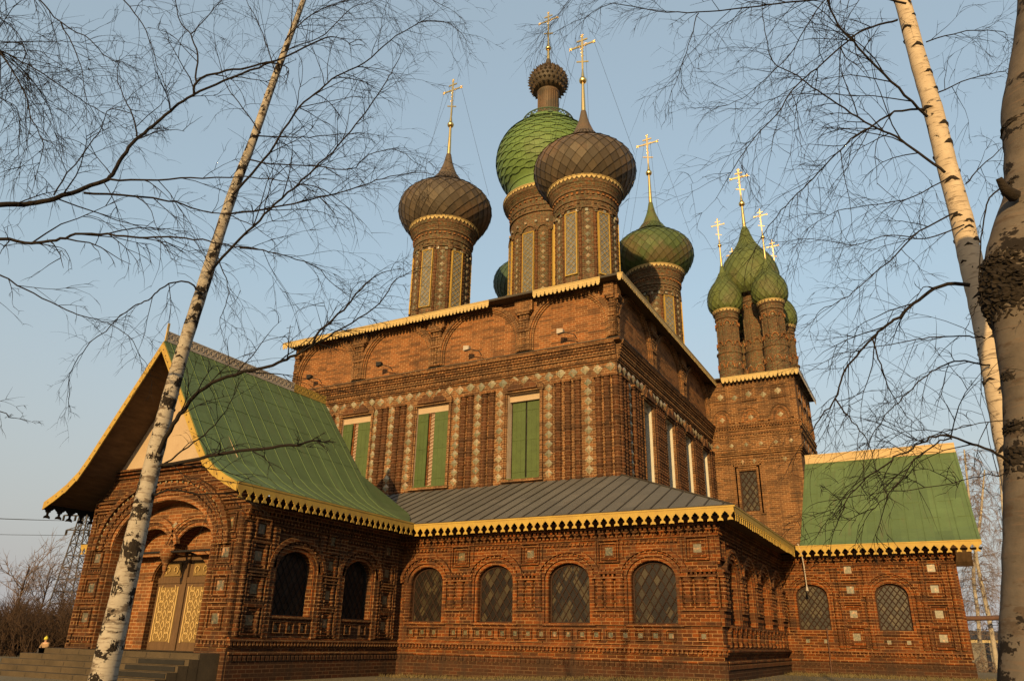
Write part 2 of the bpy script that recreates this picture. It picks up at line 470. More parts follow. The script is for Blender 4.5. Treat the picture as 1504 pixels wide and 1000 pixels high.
def farch(mb, F, uc, zs, rx, rz, w, d0, d1, m, seg=18, zmax=None, a0=0.0, a1=PI):
    P = F.p
    def pt(t, e):
        a = a0 + (a1 - a0) * t / seg
        z = zs + (rz + e) * math.sin(a)
        return (uc - (rx + e) * math.cos(a), min(z, zmax) if zmax else z)
    for t in range(seg):
        i0, i1, o0, o1 = pt(t, 0), pt(t + 1, 0), pt(t, w), pt(t + 1, w)
        mb.face([P(i0[0], d1, i0[1]), P(i1[0], d1, i1[1]), P(o1[0], d1, o1[1]), P(o0[0], d1, o0[1])], m)
        mb.face([P(i0[0], d0, i0[1]), P(i1[0], d0, i1[1]), P(i1[0], d1, i1[1]), P(i0[0], d1, i0[1])], m)
        mb.face([P(o0[0], d1, o0[1]), P(o1[0], d1, o1[1]), P(o1[0], d0, o1[1]), P(o0[0], d0, o0[1])], m)
def fdent(mb, F, u0, u1, z0, z1, d0, d1, per, m, duty=0.5):
    n = max(1, int((u1 - u0) / per)); per = (u1 - u0) / n
    for i in range(n):
        a = u0 + per * (i + 0.5 - duty / 2)
        fbox(mb, F, a, a + per * duty, d0, d1, z0, z1, m)
def fcol(mb, F, u, r, d, z0, z1, m, bead=0.3, bulge=0.35, seg=7):
    """engaged round colonnette with melon beads"""
    prof = [(r, z0)]
    n = max(2, int((z1 - z0) / bead)); h = (z1 - z0) / n
    prof = []
    for i in range(n):
        b = r * (1 + (bulge if i % 3 == 1 else 0))
        q = r * 0.8
        zz = z0 + i * h
        prof += [(q, zz + 0.02 * h), (b, zz + 0.16 * h), (b, zz + 0.84 * h), (q, zz + 0.98 * h)]
    rows = []
    for (rr, z) in prof:
        rows.append([F.p(u - rr * math.cos(PI * j / seg), d + rr * math.sin(PI * j / seg), z) for j in range(seg + 1)])
    mb.grid(rows, m, True, uvs=lambda i, j: (u + PI * r * j / seg, prof[i][1]))
def fbead(mb, F, u, r, d, z0, z1, m, bead=0.33, seg=7):
    n = max(2, int((z1 - z0) / bead)); h = (z1 - z0) / n
    prof = []
    for i in range(n):
        zz = z0 + i * h
        b = r * (1.12 if i % 4 == 1 else 1.0)
        prof += [(r * .66, zz + .01 * h), (b * .92, zz + .14 * h), (b, zz + .5 * h), (b * .92, zz + .86 * h), (r * .66, zz + .99 * h)]
    rows = [[F.p(u - rr * math.cos(PI * j / seg), d + rr * math.sin(PI * j / seg), z) for j in range(seg + 1)] for rr, z in prof]
    mb.grid(rows, m, True, uvs=lambda i, j: (u + PI * r * j / seg, prof[i][1]))
def fdiam(mb, F, u, z, s, d, m, h=0.06):
    P = F.p; c = P(u, d + h, z)
    k = [P(u - s, d, z), P(u, d, z - s), P(u + s, d, z), P(u, d, z + s)]
    i0 = len(mb.v); mb.v.extend(k + [c]); mi = mb.mi(m)
    for i in range(4):
        mb.f.append((i0 + i, i0 + (i + 1) % 4, i0 + 4)); mb.m.append(mi); mb.smooth.append(False)
        mb.uv.extend([(0, 0), (1, 0), (.5, .5)])
def fniche(mb, F, u, z, s, m, d=0.0, tile=True, rings=2, dep=0.07):
    """square framed niche with a glazed tile at its heart"""
    for k in range(rings):
        a = s * (1 + 0.62 * k); w = s * 0.26; dd = d + dep * (k + 1) / rings
        fbox(mb, F, u - a - w, u - a, d - 0.01, dd, z - a - w, z + a + w, m)
        fbox(mb, F, u + a, u + a + w, d - 0.01, dd, z - a - w, z + a + w, m)
        fbox(mb, F, u - a, u + a, d - 0.01, dd, z + a, z + a + w, m)
        fbox(mb, F, u - a, u + a, d - 0.01, dd, z - a - w, z - a, m)
    if tile:
        P = F.p; t = s * 0.86
        mb.face([P(u - t, d + 0.015, z - t), P(u + t, d + 0.015, z - t), P(u + t, d + 0.015, z + t), P(u - t, d + 0.015, z + t)], 'tile_low')
def fwall(mb, F, u0, u1, z0, z1, ops, m, d=0.0, depth=0.45, jm=None, seg=16):
    """flat wall with arched (rz>0) or square openings: ops = (uc, halfw, zb, zs, rz)"""
    P = F.p; jm = jm or m
    def q(a, b, c, e):
        if b - a > 1e-6 and e - c > 1e-6:
            mb.face([P(a, d, c), P(b, d, c), P(b, d, e), P(a, d, e)], m)
    cur = u0
    for (uc, hw, zb, zs, rz) in sorted(ops):
        q(cur, uc - hw, z0, z1); q(uc - hw, uc + hw, z0, zb)
        arc = [(uc - hw * math.cos(PI * t / seg), zs + rz * math.sin(PI * t / seg)) for t in range(seg + 1)] if rz > 0 else [(uc - hw, zs), (uc + hw, zs)]
        for a, b in zip(arc, arc[1:]):
            mb.face([P(a[0], d, a[1]), P(b[0], d, b[1]), P(b[0], d, z1), P(a[0], d, z1)], m)
        loop = [(uc - hw, zb)] + arc + [(uc + hw, zb)]
        for a, b in zip(loop, loop[1:] + loop[:1]):
            mb.face([P(a[0], d - depth, a[1]), P(a[0], d, a[1]), P(b[0], d, b[1]), P(b[0], d - depth, b[1])], jm)
        cur = uc + hw
    q(cur, u1, z0, z1)

def strip(mb, A, B, r, z_dir, mat, w=None):
    mb.tube([A, B], r, mat, 4)

# lace valance hung under an eave: board plus cut-out pendants
def lace(mb, A, B, zt, board, teeth, per, mat, N, style=0, th=0.035):
    A = Vector(A); B = Vector(B); L = (B - A).length; U = (B - A) / L
    F = Fr((A.x, A.y, 0), U, N)
    zb = zt - board
    fbox(mb, F, 0, L, -th, 0, zb, zt, mat)
    fbox(mb, F, 0, L, 0, 0.025, zt - 0.07, zt, mat)
    n = max(1, int(L / per)); per = L / n
    for i in range(n):
        u = per * (i + 0.5 + random.uniform(-.05, .05)); h = teeth * random.uniform(.93, 1.05); th_ = random.uniform(0, .012)
        if style == 0:
            sh = [(-.47, .02), (.47, .02), (.36, -.14), (.22, -.24), (.24, -.34), (.11, -.42), (.09, -.64), (.26, -.78), (.29, -1.0), (.10, -.95), (-.10, -.95), (-.29, -1.0), (-.26, -.78), (-.09, -.64), (-.11, -.42), (-.24, -.34), (-.22, -.24), (-.36, -.14)]
        else:
            sh = [(-.44, 0), (.44, 0), (.44, -.55), (.28, -.62), (.22, -1.0), (-.22, -1.0), (-.28, -.62), (-.44, -.55)]
        fpoly(mb, F, [(u + a * per, zb + b * h) for a, b in sh], -th, -0.004 + th_, mat)
        P = F.p
        mb.face([P(u + a * per, -th, zb + b * h) for a, b in reversed(sh)], mat)

def lattice_window(parent, F, uc, hw, zb, zs, rz, d, glass='glass', a=0.38, h=0.58, bar=0.022, frame='lead', name='arched_window', fw=0.07, seg=14):
    mb = MB(); P = F.p
    arc = [(uc - hw * math.cos(PI * t / seg), zs + rz * math.sin(PI * t / seg)) for t in range(seg + 1)] if rz > 0 else [(uc - hw, zs), (uc + hw, zs)]
    out = [(uc - hw, zb)] + arc + [(uc + hw, zb)]
    cz = (zb + zs) / 2
    inn = [(uc + (x - uc) * (1 - fw / hw), cz + (z - cz) * (1 - fw / (zs - zb) * 1.6)) for x, z in out]
    n = len(out)
    for i in range(n):
        j = (i + 1) % n
        mb.face([P(out[i][0], d + .05, out[i][1]), P(out[j][0], d + .05, out[j][1]), P(inn[j][0], d + .05, inn[j][1]), P(inn[i][0], d + .05, inn[i][1])], frame)
        mb.face([P(inn[i][0], d + .05, inn[i][1]), P(inn[j][0], d + .05, inn[j][1]), P(inn[j][0], d, inn[j][1]), P(inn[i][0], d, inn[i][1])], frame)
    def inside(u, z):
        if abs(u - uc) > hw or z < zb: return False
        if z <= zs: return True
        if rz <= 0: return False
        return ((u - uc) / hw) ** 2 + ((z - zs) / rz) ** 2 <= 1
    if bar:
        z_top = zs + rz
        for sgn in (1, -1):
            k0 = int(math.floor(((uc - hw) / a + sgn * (zb if sgn > 0 else z_top) / h))) - 1
            k1 = int(math.ceil(((uc + hw) / a + sgn * (z_top if sgn > 0 else zb) / h))) + 1
            for k in range(k0, k1 + 1):
                run = None
                N_ = 60
                pts = [(uc - hw + 2 * hw * i / N_) for i in range(N_ + 1)]
                good = []
                for u in pts:
                    z = (k - u / a) * h * sgn
                    if inside(u, z): good.append((u, z))
                if len(good) >= 3:
                    (ua, za), (ub, zb_) = good[0], good[-1]
                    mb.tube([P(ua, d + .03, za), P(ub, d + .03, zb_)], bar, frame, 4)
    o = mb.build(name, parent)
    g = MB()
    g.face([P(x, d, z) for x, z in out], glass, uv=[(x, z) for x, z in out])
    g.build('glass', o)
    return o
# ------------------------------------------------------------------ ground
def gz(x, y):
    """the plot dips a little towards the long entrance porch"""
    t = min(1.0, max(0.0, (-2.0 - x) / 14.0))
    return -0.34 * t * t * (3 - 2 * t) * (1.0 if y > -25 else max(0.0, 1 - (-25 - y) / 10.0))
def ground():
    m, nt, b = newmat("dry_grass_ground")
    obj = nd(nt, "ShaderNodeTexCoord").outputs["Object"]
    n1 = noise(nt, obj, 0.5, 6, 0.7); n2 = noise(nt, obj, 9.0, 4, 0.7)
    c = mix(nt, ramp(nt, n1, 0.35, 0.65), (0.13, 0.095, 0.048), (0.085, 0.072, 0.034))
    c = mix(nt, ramp(nt, n2, 0.4, 0.75), c, (0.055, 0.042, 0.022))
    nt.links.new(c, b.inputs["Base Color"]); b.inputs["Roughness"].default_value = 0.95
    bp = nd(nt, "ShaderNodeBump"); bp.inputs["Strength"].default_value = 0.6; bp.inputs["Distance"].default_value = 0.05
    nt.links.new(n2, bp.inputs["Height"]); nt.links.new(bp.outputs[0], b.inputs["Normal"])
    M['ground'] = m
    mb = MB()
    xs = [-6000, -1500, -400, -150] + [-80 + 4 * i for i in range(36)] + [70, 150, 400, 1500, 6000]
    ys = [-3000, -400, -100] + [-60 + 4 * i for i in range(30)] + [70, 150, 400, 1500, 6000]
    rows = [[(x, y, gz(x, y)) for x in xs] for y in ys]
    mb.grid(rows, 'ground', True, uvs=lambda i, j: (0, 0))
    tag(mb.build('ground'), kind='structure')
ground()

# ------------------------------------------------------------------ the church
church = empty('church', (-17, 10, 0))
church.matrix_world = Matrix.Translation((0, 0, 0))
tag(church, "red brick church with onion domes, green porch roofs and yellow carved eaves", "church")

XW = -17.85          # side wall of the long entrance porch
YP = -11.95          # its arched front
PCX = -23.1          # its ridge
ZW = 6.98            # top of the low walls
RY = 16.44           # front wall of the second porch

def low_wall_dress(mb, F, u0, u1, wins, piers, br, pier_kind='col', niche_us=(), zbase=-0.6):
    """horizontal courses, archivolts and pier dress of the low arcaded walls"""
    zb, zs, rz = 2.38, 4.40, 0.82
    fbox(mb, F, u0, u1, -0.2, 0.14, zbase, 0.84, 'brick_plinth')
    fbox(mb, F, u0, u1, -0.2, 0.22, 0.74, 0.86, br)
    fdent(mb, F, u0, u1, 0.50, 0.70, 0.13, 0.20, 0.26, 'brick_plinth', 0.62)
    fbox(mb, F, u0, u1, -0.01, 0.08, 1.02, 1.09, br)
    fdent(mb, F, u0, u1, 1.09, 1.26, -0.01, 0.16, 0.21, br, .55)
    fbox(mb, F, u0, u1, -0.01, 0.18, 1.26, 1.36, br)
    fbox(mb, F, u0, u1, -0.01, 0.09, 1.36, 1.42, 'brick_ring')
    fbox(mb, F, u0, u1, -0.01, 0.10, 6.27, 6.35, br)
    fdent(mb, F, u0, u1, 6.36, 6.52, -0.01, 0.15, 0.22, br, .55)
    fbox(mb, F, u0, u1, -0.01, 0.18, 6.52, 6.62, br)
    fdent(mb, F, u0, u1, 6.62, 6.76, -0.01, 0.26, 0.24, br, 0.55)
    fbox(mb, F, u0, u1, -0.01, 0.30, 6.76, 7.0, br)
    for (uc, hw) in wins:
        farch(mb, F, uc, zs, hw + 0.02, rz + 0.02, 0.15, -0.01, 0.06, 'brick_ring')
        farch(mb, F, uc, zs, hw + 0.19, rz + 0.19, 0.15, -0.01, 0.16, br)
        farch(mb, F, uc, zs, hw + 0.37, rz + 0.37, 0.09, -0.01, 0.09, 'brick_ring')
        farch(mb, F, uc, zs, hw + 0.48, rz + 0.48, 0.19, -0.01, 0.24, br)
        for k in range(17):     # notched bricks round the arch
            a = PI * (k + .5) / 17
            c, s_ = math.cos(a), math.sin(a)
            uu, zz = uc - (hw + 0.42) * c, zs + (rz + 0.42) * s_
            fbox(mb, F, uu - .05, uu + .05, 0.05, 0.19, zz - .05, zz + .05, br)
        for s_ in (-1, 1):      # jamb strips below the springing
            for (e0, e1, dd, mt) in ((.02, .15, .06, 'brick_ring'), (.18, .30, .13, br)):
                a = uc + s_ * (hw + e0); b_ = uc + s_ * (hw + e1)
                fbox(mb, F, min(a, b_), max(a, b_), -0.01, dd, zb, zs, mt)
        fbox(mb, F, uc - hw - .3, uc + hw + .3, -0.3, 0.13, zb - 0.14, zb - 0.01, br)
        fdent(mb, F, uc - hw - .7, uc + hw + .7, 6.05, 6.18, -.01, .12, .22, br, .55)
    for (pa, pb) in piers:
        w = pb - pa
        if pier_kind == 'col':
            fbox(mb, F, pa, pb, -0.01, 0.12, 2.30, 2.94, br)
            fdent(mb, F, pa, pb, 2.66, 2.80, 0.1, 0.19, .2, br, .55)
            fbox(mb, F, pa, pb, -0.01, 0.24, 2.94, 3.06, br)
            n = max(2, int(round(w / 0.56)))
            for k in range(n):
                fbead(mb, F, pa + w * (k + .5) / n, min(0.24, w / n * 0.41), 0.06, 3.06, 4.42, br, 0.17, 8)
            fbox(mb, F, pa, pb, -0.01, 0.27, 4.42, 4.51, br)
            fdent(mb, F, pa, pb, 4.52, 4.64, -0.01, 0.22, 0.2, br)
            fbox(mb, F, pa, pb, -0.01, 0.30, 4.64, 4.74, br)
            fdent(mb, F, pa, pb, 4.74, 4.86, -0.01, 0.16, 0.2, br)
            for s_ in (pa + .04, pb - .16):
                fbox(mb, F, s_, s_ + .12, -.01, .10, 5.0, 6.2, br)
            fniche(mb, F, (pa + pb) / 2, 5.72, 0.22, br, 0.0, True, 3, 0.17)
            fbox(mb, F, pa, pb, -0.01, 0.10, 1.46, 1.53, br)
        else:
            cw = 0.16
            for e in (pa + cw, pb - cw):
                fbead(mb, F, e, 0.16, 0.04, 1.45, 6.2, br, 0.17, 7)
            if w > 1.6:
                for e in (pa + cw + .36, pb - cw - .36):
                    fbead(mb, F, e, 0.14, 0.02, 1.45, 6.2, br, 0.17, 7)
            for z in (2.12, 3.42, 4.82, 6.0):
                fniche(mb, F, (pa + pb) / 2, z, min(0.24, w * .14), br, 0.0, True, 3 if z < 5.5 else 2, 0.18)
            for z in (2.78, 4.13, 5.45):
                fbox(mb, F, pa + .35, pb - .35, -0.01, 0.16, z - .05, z + .05, br)
                fdent(mb, F, pa + .35, pb - .35, z + .05, z + .17, -0.01, 0.13, 0.18, br, .55)
    for u in niche_us:
        fniche(mb, F, u, 1.86, 0.125, br, 0.0, True, 2, 0.13)

def low_windows(F, wins, glass, d=-0.32, parent=None, a=0.40, h=0.62):
    for (uc, hw) in wins:
        lattice_window(parent or church, F, uc, hw, 2.38, 4.40, 0.82, d, glass, a, h, 0.024)

# --- the arcaded gallery round the tall body
mb = MB()
Ff = front(0.0)
gw = [(-16.08, 1.05), (-11.73, 1.05), (-7.50, 1.12), (-3.10, 1.10)]
gp = [(-14.72, -13.05), (-10.4, -8.92), (-6.1, -4.5), (-1.72, -0.02)]
gn = [-16.95, -16.2, -15.45] + [-14.2 + .74 * k for k in range(17)] + [-0.85]
fwall(mb, Ff, XW, 0.0, -0.6, ZW, [(u, w, 2.38, 4.40, 0.82) for u, w in gw], 'brick_low')
low_wall_dress(mb, Ff, XW, 0.16, gw, gp, 'brick_low', 'col', gn)
fcol(mb, Ff, -17.35, 0.2, 0, 2.4, 4.42, 'brick_low', 0.135, 0.22, 8)
mb.build('gallery_wall', church)
low_windows(Ff, gw, 'glass')
mb = MB()
Fs = side(0.0)
sw = [(2.45, 1.05), (6.15, 1.05), (10.2, 1.05), (14.05, 0.9)]
sp_ = [(0.06, 1.15), (3.75, 4.85), (7.45, 8.9), (11.5, 12.95), (15.1, 16.4)]
fwall(mb, Fs, 0.0, RY, -0.6, ZW, [(u, w, 2.38, 4.40, 0.82) for u, w in sw], 'brick_low')
low_wall_dress(mb, Fs, 0.0, RY, sw, sp_, 'brick_low', 'col', [])
for k in range(15):   # corbelled arcading under the side windows
    fcol(mb, Fs, 1.0 + k * 1.05, 0.16, 0.02, 1.4, 2.1, 'brick_low', 0.2, 0.2, 7)
    farch(mb, Fs, 1.52 + k * 1.05, 2.0, 0.30, 0.25, 0.14, 0.0, 0.16, 'brick_low', 8)
fbox(mb, Fs, 0.0, RY, 0, 0.26, 1.22, 1.32, 'brick_low')
mb.face([(0, RY, -1), (0, 31, -1), (0, 31, ZW), (0, RY, ZW)], 'brick_low')
mb.build('gallery_wall', church)
low_windows(Fs, sw, 'glass_dark', -0.34)
mb = MB()   # far end of the gallery, glimpsed past the porch
fwall(mb, Ff, -44.6, -28.5, -0.9, ZW, [], 'brick_low')
fbox(mb, Ff, -44.6, -28.5, -0.01, 0.16, 6.5, 7.0, 'brick_low')
fbox(mb, Ff, -44.6, -28.5, -0.1, 0.12, -0.9, 0.86, 'brick_plinth')
mb.face([(-44.6, 31, -1), (-44.6, 0, -1), (-44.6, 0, ZW), (-44.6, 31, ZW)], 'brick_low')
mb.build('gallery_wall', church)

# gallery roof: grey standing seam sheets with a hipped corner
EZ, EO = 7.41, 1.24
RZ = 11.085
MX0, MX1, MY0, MY1 = -35.51, -7.19, 7.19, 31.5
kf = (RZ - EZ) / (MY0 + EO)
def groof():
    mb = MB(); T = 0.07
    e0, e1 = -45.9, EO
    def zf(y): return EZ + kf * (y + EO)
    mb.face([(e0, -EO, EZ), (e1, -EO, EZ), (MX1, MY0, RZ), (MX0, MY0, RZ)], 'grey_roof')
    mb.face([(e1, -EO, EZ), (e1, 31.4, EZ), (MX1, 31.4, RZ), (MX1, MY0, RZ)], 'grey_roof')
    mb.face([(e0, 31.4, EZ), (e0, -EO, EZ), (MX0, MY0, RZ), (MX0, 31.4, RZ)], 'grey_roof')
    mb.face([(e0, -EO, EZ - T), (MX0, MY0, RZ - T), (MX1, MY0, RZ - T), (e1, -EO, EZ - T)], 'soffit')
    mb.face([(e1, -EO, EZ - T), (MX1, MY0, RZ - T), (MX1, 31.4, RZ - T), (e1, 31.4, EZ - T)], 'soffit')
    # flat soffit boards
    mb.face([(e0, -EO, 6.99), (e0, 0.1, 6.99), (0, 0.1, 6.99), (0, -EO, 6.99)], 'soffit')
    mb.face([(-0.2, -EO, 6.985), (-0.2, RY, 6.985), (EO, RY, 6.985), (EO, -EO, 6.985)], 'soffit')
    mb.face([(e0, -EO - .02, EZ), (e0, -EO - .02, EZ + .02), (e1 + .02, -EO - .02, EZ + .02), (e1 + .02, -EO - .02, EZ)], 'dark_roof')
    x = -44.0
    while x < e1:      # seams run up the slope
        yt = MY0 if x < MX1 else -EO + (e1 - x)
        if x < MX0: yt = -EO + (x - e0) * (MY0 + EO) / (MX0 - e0)
        if yt > -EO + .3:
            mb.tube([(x, -EO, EZ + .03), (x, yt, zf(yt) + .03)], 0.032, 'dark_roof', 4)
        x += 0.86
    y = -0.6
    while y < 31:
        xt = MX1 if y > MY0 else e1 - (y + EO)
        mb.tube([(e1, y, EZ + .03), (xt, y, EZ + kf * (e1 - xt) + .03)], 0.032, 'dark_roof', 4)
        y += 0.86
    mb.tube([(e1, -EO, EZ + .03), (MX1, MY0, RZ + .03)], 0.05, 'dark_roof', 5)
    mb.tube([(e0, -EO - .02, EZ + .02), (e1 + .02, -EO - .02, EZ + .02)], 0.035, 'dark_roof', 5)
    mb.tube([(e1 + .02, -EO - .02, EZ + .02), (e1 + .02, RY, EZ + .02)], 0.035, 'dark_roof', 5)
    mb.build('gallery_roof', church)
groof()
mb = MB()
lace(mb, (-16.3, -EO - .04, 0), (EO + .04, -EO - .04, 0), EZ, 0.25, 0.43, 0.45, 'yellow', (0, -1, 0))
lace(mb, (-45.9, -EO - .04, 0), (-29.9, -EO - .04, 0), EZ, 0.25, 0.43, 0.45, 'yellow', (0, -1, 0))
mb.build('eave_valance', church)
mb = MB()
lace(mb, (EO + .04, -EO - .04, 0), (EO + .04, RY - 1.3, 0), EZ, 0.25, 0.43, 0.45, 'yellow', (1, 0, 0))
mb.build('eave_valance', church)

# --- the long entrance porch on the left
PF = [(-6.72, 7.52), (-6.0, 7.85), (-5.2, 8.28), (-4.45, 8.86), (-3.9, 9.55), (0, 15.0)]
PF = PF + [(-x, z) for x, z in reversed(PF[:-1])]
YG0, YG1 = -13.95, -2.1
def porch():
    mb = MB()
    Fp = front(YP)
    # front: deep twin arches under one great arch
    fwall(mb, Fp, -28.5, XW, -1.0, 7.6, [(-23.2, 3.45, 0.6, 5.25, 2.2)], 'brick_porch', 0, 0.75, 'brick_arch', 28)
    mb.face([Fp.p(u, 0, z) for u, z in [(-28.5, 7.6), (XW, 7.6), (-18.75, 8.75), (-19.0, 9.16), (-27.2, 9.16), (-27.5, 8.75)]], 'brick_porch')
    for (e, w, dd, mt) in ((0.03, .22, .06, 'brick_arch'), (.25, .2, .12, 'brick_porch'), (.45, .14, .08, 'brick_arch'), (.59, .26, .18, 'brick_porch'), (.85, .16, .10, 'brick_arch'), (1.01, .26, .26, 'brick_porch')):
        farch(mb, Fp, -23.2, 5.25, 3.45 + e, 2.2 + e * .95, w, -0.01, dd, mt, 30)
    for k in range(34):
        a = PI * (k + .5) / 34
        for (rr, s_) in ((.52, .05), (.93, .055)):
            uu, zz = -23.2 - (3.45 + rr) * math.cos(a), 5.25 + (2.2 + rr * .95) * math.sin(a)
            fbox(mb, Fp, uu - s_, uu + s_, 0.05, 0.17, zz - s_, zz + s_, 'brick_porch')
            if rr > .9: fdiam(mb, Fp, uu, zz, .07, .17, 'tile', .05)
    Fi = front(-11.2)
    zt = 8.2
    fwall(mb, Fi, -26.9, -19.5, 4.95, zt, [(-24.75, 1.5, 4.95, 4.96, 1.32), (-21.65, 1.5, 4.95, 4.96, 1.32)], 'brick_arch', 0, 0.7, 'brick_porch', 20)
    for uc in (-24.75, -21.65):
        for (e, w, dd) in ((0.0, .15, .05), (.15, .13, .10), (.28, .13, .15), (.41, .14, .2)):
            farch(mb, Fi, uc, 4.98, 1.5 + e, 1.32 + e, w, -0.01, dd, 'brick_arch' if int(e * 10) % 2 == 0 else 'brick_porch', 20, a0=0.28 if uc > -23.2 else 0, a1=PI - (0.28 if uc < -23.2 else 0))
    for s_ in (-1, 1):   # inner piers carrying the twin arches
        a, b_ = -23.2 + s_ * 3.05, -23.2 + s_ * 3.7
        fbox(mb, Fi, min(a, b_), max(a, b_), -0.7, 0.0, -0.5, 4.95, 'brick_arch')
    fdiam(mb, Fi, -23.2, 6.35, .22, .12, 'tile', .1)
    # back wall with the doorway
    Fd = front(-10.5)
    fwall(mb, Fd, -27.2, -19.3, 0.3, zt, [(-23.15, 1.95, 0.7, 3.9, 1.3)], 'brick_arch', 0, 0.55, 'brick_porch', 20)
    farch(mb, Fd, -23.15, 3.9, 1.97, 1.32, .3, -0.01, 0.1, 'brick_arch', 20)
    mb.face([(-27.2, -11.95, 8.2), (-19.3, -11.95, 8.2), (-19.3, -9.9, 8.2), (-27.2, -9.9, 8.2)], 'brick_porch')
    mb.face([(-27.2, -12.5, .78), (-19.2, -12.5, .78), (-19.2, -9, .78), (-27.2, -9, .78)], 'stone')
    # corner piers of the front with square niches
    for (a, b_) in ((-28.5, -26.75), (-19.62, -17.85)):
        fbox(mb, Fp, a, b_ + (0.12 if b_ > -18 else 0), -0.1, 0.12, -1.0, .86, 'brick_plinth')
        fbox(mb, Fp, a, b_, -0.01, .10, 1.03, 1.12, 'brick_porch')
        fdent(mb, Fp, a, b_, 1.13, 1.28, -0.01, .08, .2, 'brick_porch')
        for e in (a + .14, b_ - .14):
            fcol(mb, Fp, e, .13, .01, 1.4, 6.6, 'brick_porch', .135, .2, 7)
        for z in (2.15, 3.5, 4.9, 6.2):
            fniche(mb, Fp, (a + b_) / 2, z, .24, 'brick_porch', 0, True, 2, .1)
        for z in (2.82, 4.2, 5.55, 6.85):
            fbox(mb, Fp, a + .3, b_ - .3, -.01, .10, z - .05, z + .05, 'brick_porch')
            fdent(mb, Fp, a + .3, b_ - .3, z + .05, z + .15, -.01, .08, .18, 'brick_porch')
    for z, dd in ((7.05, .1), (7.2, .15), (7.35, .1), (7.55, .14), (7.75, .09)):
        for (a, b_) in ((-28.5, -26.6), (-19.8, -17.85)):
            fbox(mb, Fp, a, b_, -.01, dd, z, z + .1, 'brick_porch')
    for z, dd in ((8.75, .12), (8.93, .2), (9.08, .28)):
        fbox(mb, Fp, -27.5, -18.9, -.01, dd, z, z + .08, 'brick_porch')
    # side walls
    Fr_ = side(XW)
    pw = [(-8.45, 1.22), (-3.78, 1.12)]
    fwall(mb, Fr_, YP, 0.0, -1.0, 7.5, [(u, w, 2.38, 4.40, 0.9) for u, w in pw], 'brick_porch')
    low_wall_dress(mb, Fr_, YP, -0.1, pw, [(-11.8, -10.0), (-6.9, -5.25), (-2.35, -0.5)], 'brick_porch', 'niche', [-9.3, -8.45, -7.6, -4.4, -3.2], -1.0)
    for u in (-10.02, -6.9, -5.2, -2.4):
        fbox(mb, Fr_, u - .16, u + .16, -.01, .16, 1.4, 6.2, 'brick_porch')
    mb.face([(-28.5, 0, -1), (-28.5, YP, -1), (-28.5, YP, 7.5), (-28.5, 0, 7.5)], 'brick_porch')
    fbox(mb, Fp, -28.55, -28.3, -1.2, .1, -1, 7.6, 'brick_porch')
    # cream plastered gable field
    gable = [(-28.0, 9.15)] + [(PCX + x, z - .3) for x, z in PF if z > 9.4] + [(-18.2, 9.15)]
    mb.face([Fp.p(u, 0.05, z) for u, z in [(-27.35, 9.16), (PCX - .05, 14.7), (-18.85, 9.16)]], 'plaster')
    mb.face([(-18.9, YG1 + .35, 8.9), (-27.3, YG1 + .35, 8.9), (PCX, YG1 + .35, 14.7)], 'plaster')
    mb.build('porch_wall', church)
    for (u, w) in pw:
        lattice_window(church, Fr_, u, w, 2.38, 4.40, 0.9, -0.38, 'glass_dark', .4, .62, 0.018, 'dark_iron')
    # hanging stone pendant between the twin arches, with its iron tie
    mb = MB()
    mb.lathe(-23.2, -11.45, [(0.02, 4.05), (.10, 4.25), (.13, 4.5), (.22, 4.75), (.30, 4.8), (.30, 4.95), (.36, 5.0), (.36, 5.12)], 'brick_arch', 10)
    mb.build('arch_pendant', church)
    mb = MB()
    mb.tube([(-26.4, -11.5, 5.1), (-19.9, -11.5, 5.1)], .055, 'dark_iron', 6)
    mb.build('tie_rod', church)
    # the double door
    mb = MB(); Fd2 = front(-10.15)
    uc, hw, zb, zs, rz = -23.15, 1.93, .72, 3.9, 1.3
    arc = [(uc - hw * math.cos(PI * t / 20), zs + rz * math.sin(PI * t / 20)) for t in range(21)]
    mb.face([Fd2.p(u, 0, z) for u, z in [(uc - hw, zb)] + arc + [(uc + hw, zb)]], 'door_wood')
    fbox(mb, Fd2, uc - hw, uc + hw, 0, .09, 3.78, 4.05, 'door_wood')
    fbox(mb, Fd2, uc - .13, uc + .13, 0, .12, zb, 5.15, 'door_wood')
    dr = mb.build('double_door', church)
    for s_ in (-1, 1):
        mb = MB()
        a, b_ = sorted((uc + s_ * .16, uc + s_ * 1.9))
        fbox(mb, Fd2, a, b_, .0, .07, .76, 3.76, 'door_wood')
        pa, pb = a + .22, b_ - .22
        fbox(mb, Fd2, pa, pb, .07, .085, 1.15, 3.6, 'door_panel')
        def scroll(cu, cz, r, t0, t1, flip=1):
            pts = []
            for k in range(11):
                t = t0 + (t1 - t0) * k / 10; rr = r * (1 - .55 * k / 10)
                pts.append(Fd2.p(cu + flip * rr * math.cos(t), .10, cz + rr * math.sin(t)))
            mb.tube(pts, .027, 'door_fret', 4)
        cu = (pa + pb) / 2; wd = (pb - pa) / 2
        for r_ in range(5):
            z = 1.4 + r_ * .47
            for f in (-1, 1):
                scroll(cu + f * wd * .52, z, wd * .36, -1.2, 4.2, f)
                scroll(cu + f * wd * .5, z + .24, wd * .3, 1.0, -4.0, f)
                mb.tube([Fd2.p(cu, .10, z - .2), Fd2.p(cu + f * wd * .2, .10, z), Fd2.p(cu, .10, z + .22)], .027, 'door_fret', 4)
        fbox(mb, Fd2, pa - .04, pa + .02, .07, .12, 1.12, 3.63, 'door_fret')
        fbox(mb, Fd2, pb - .02, pb + .04, .07, .12, 1.12, 3.63, 'door_fret')
        fbox(mb, Fd2, a + .3, b_ - .3, .0, .06, 4.12, 4.75, 'door_panel')
        for f in (-1, 1):
            scroll(cu + f * wd * .4, 4.42, wd * .3, -1.2, 4.2, f)
        mb.build('door_leaf', dr)
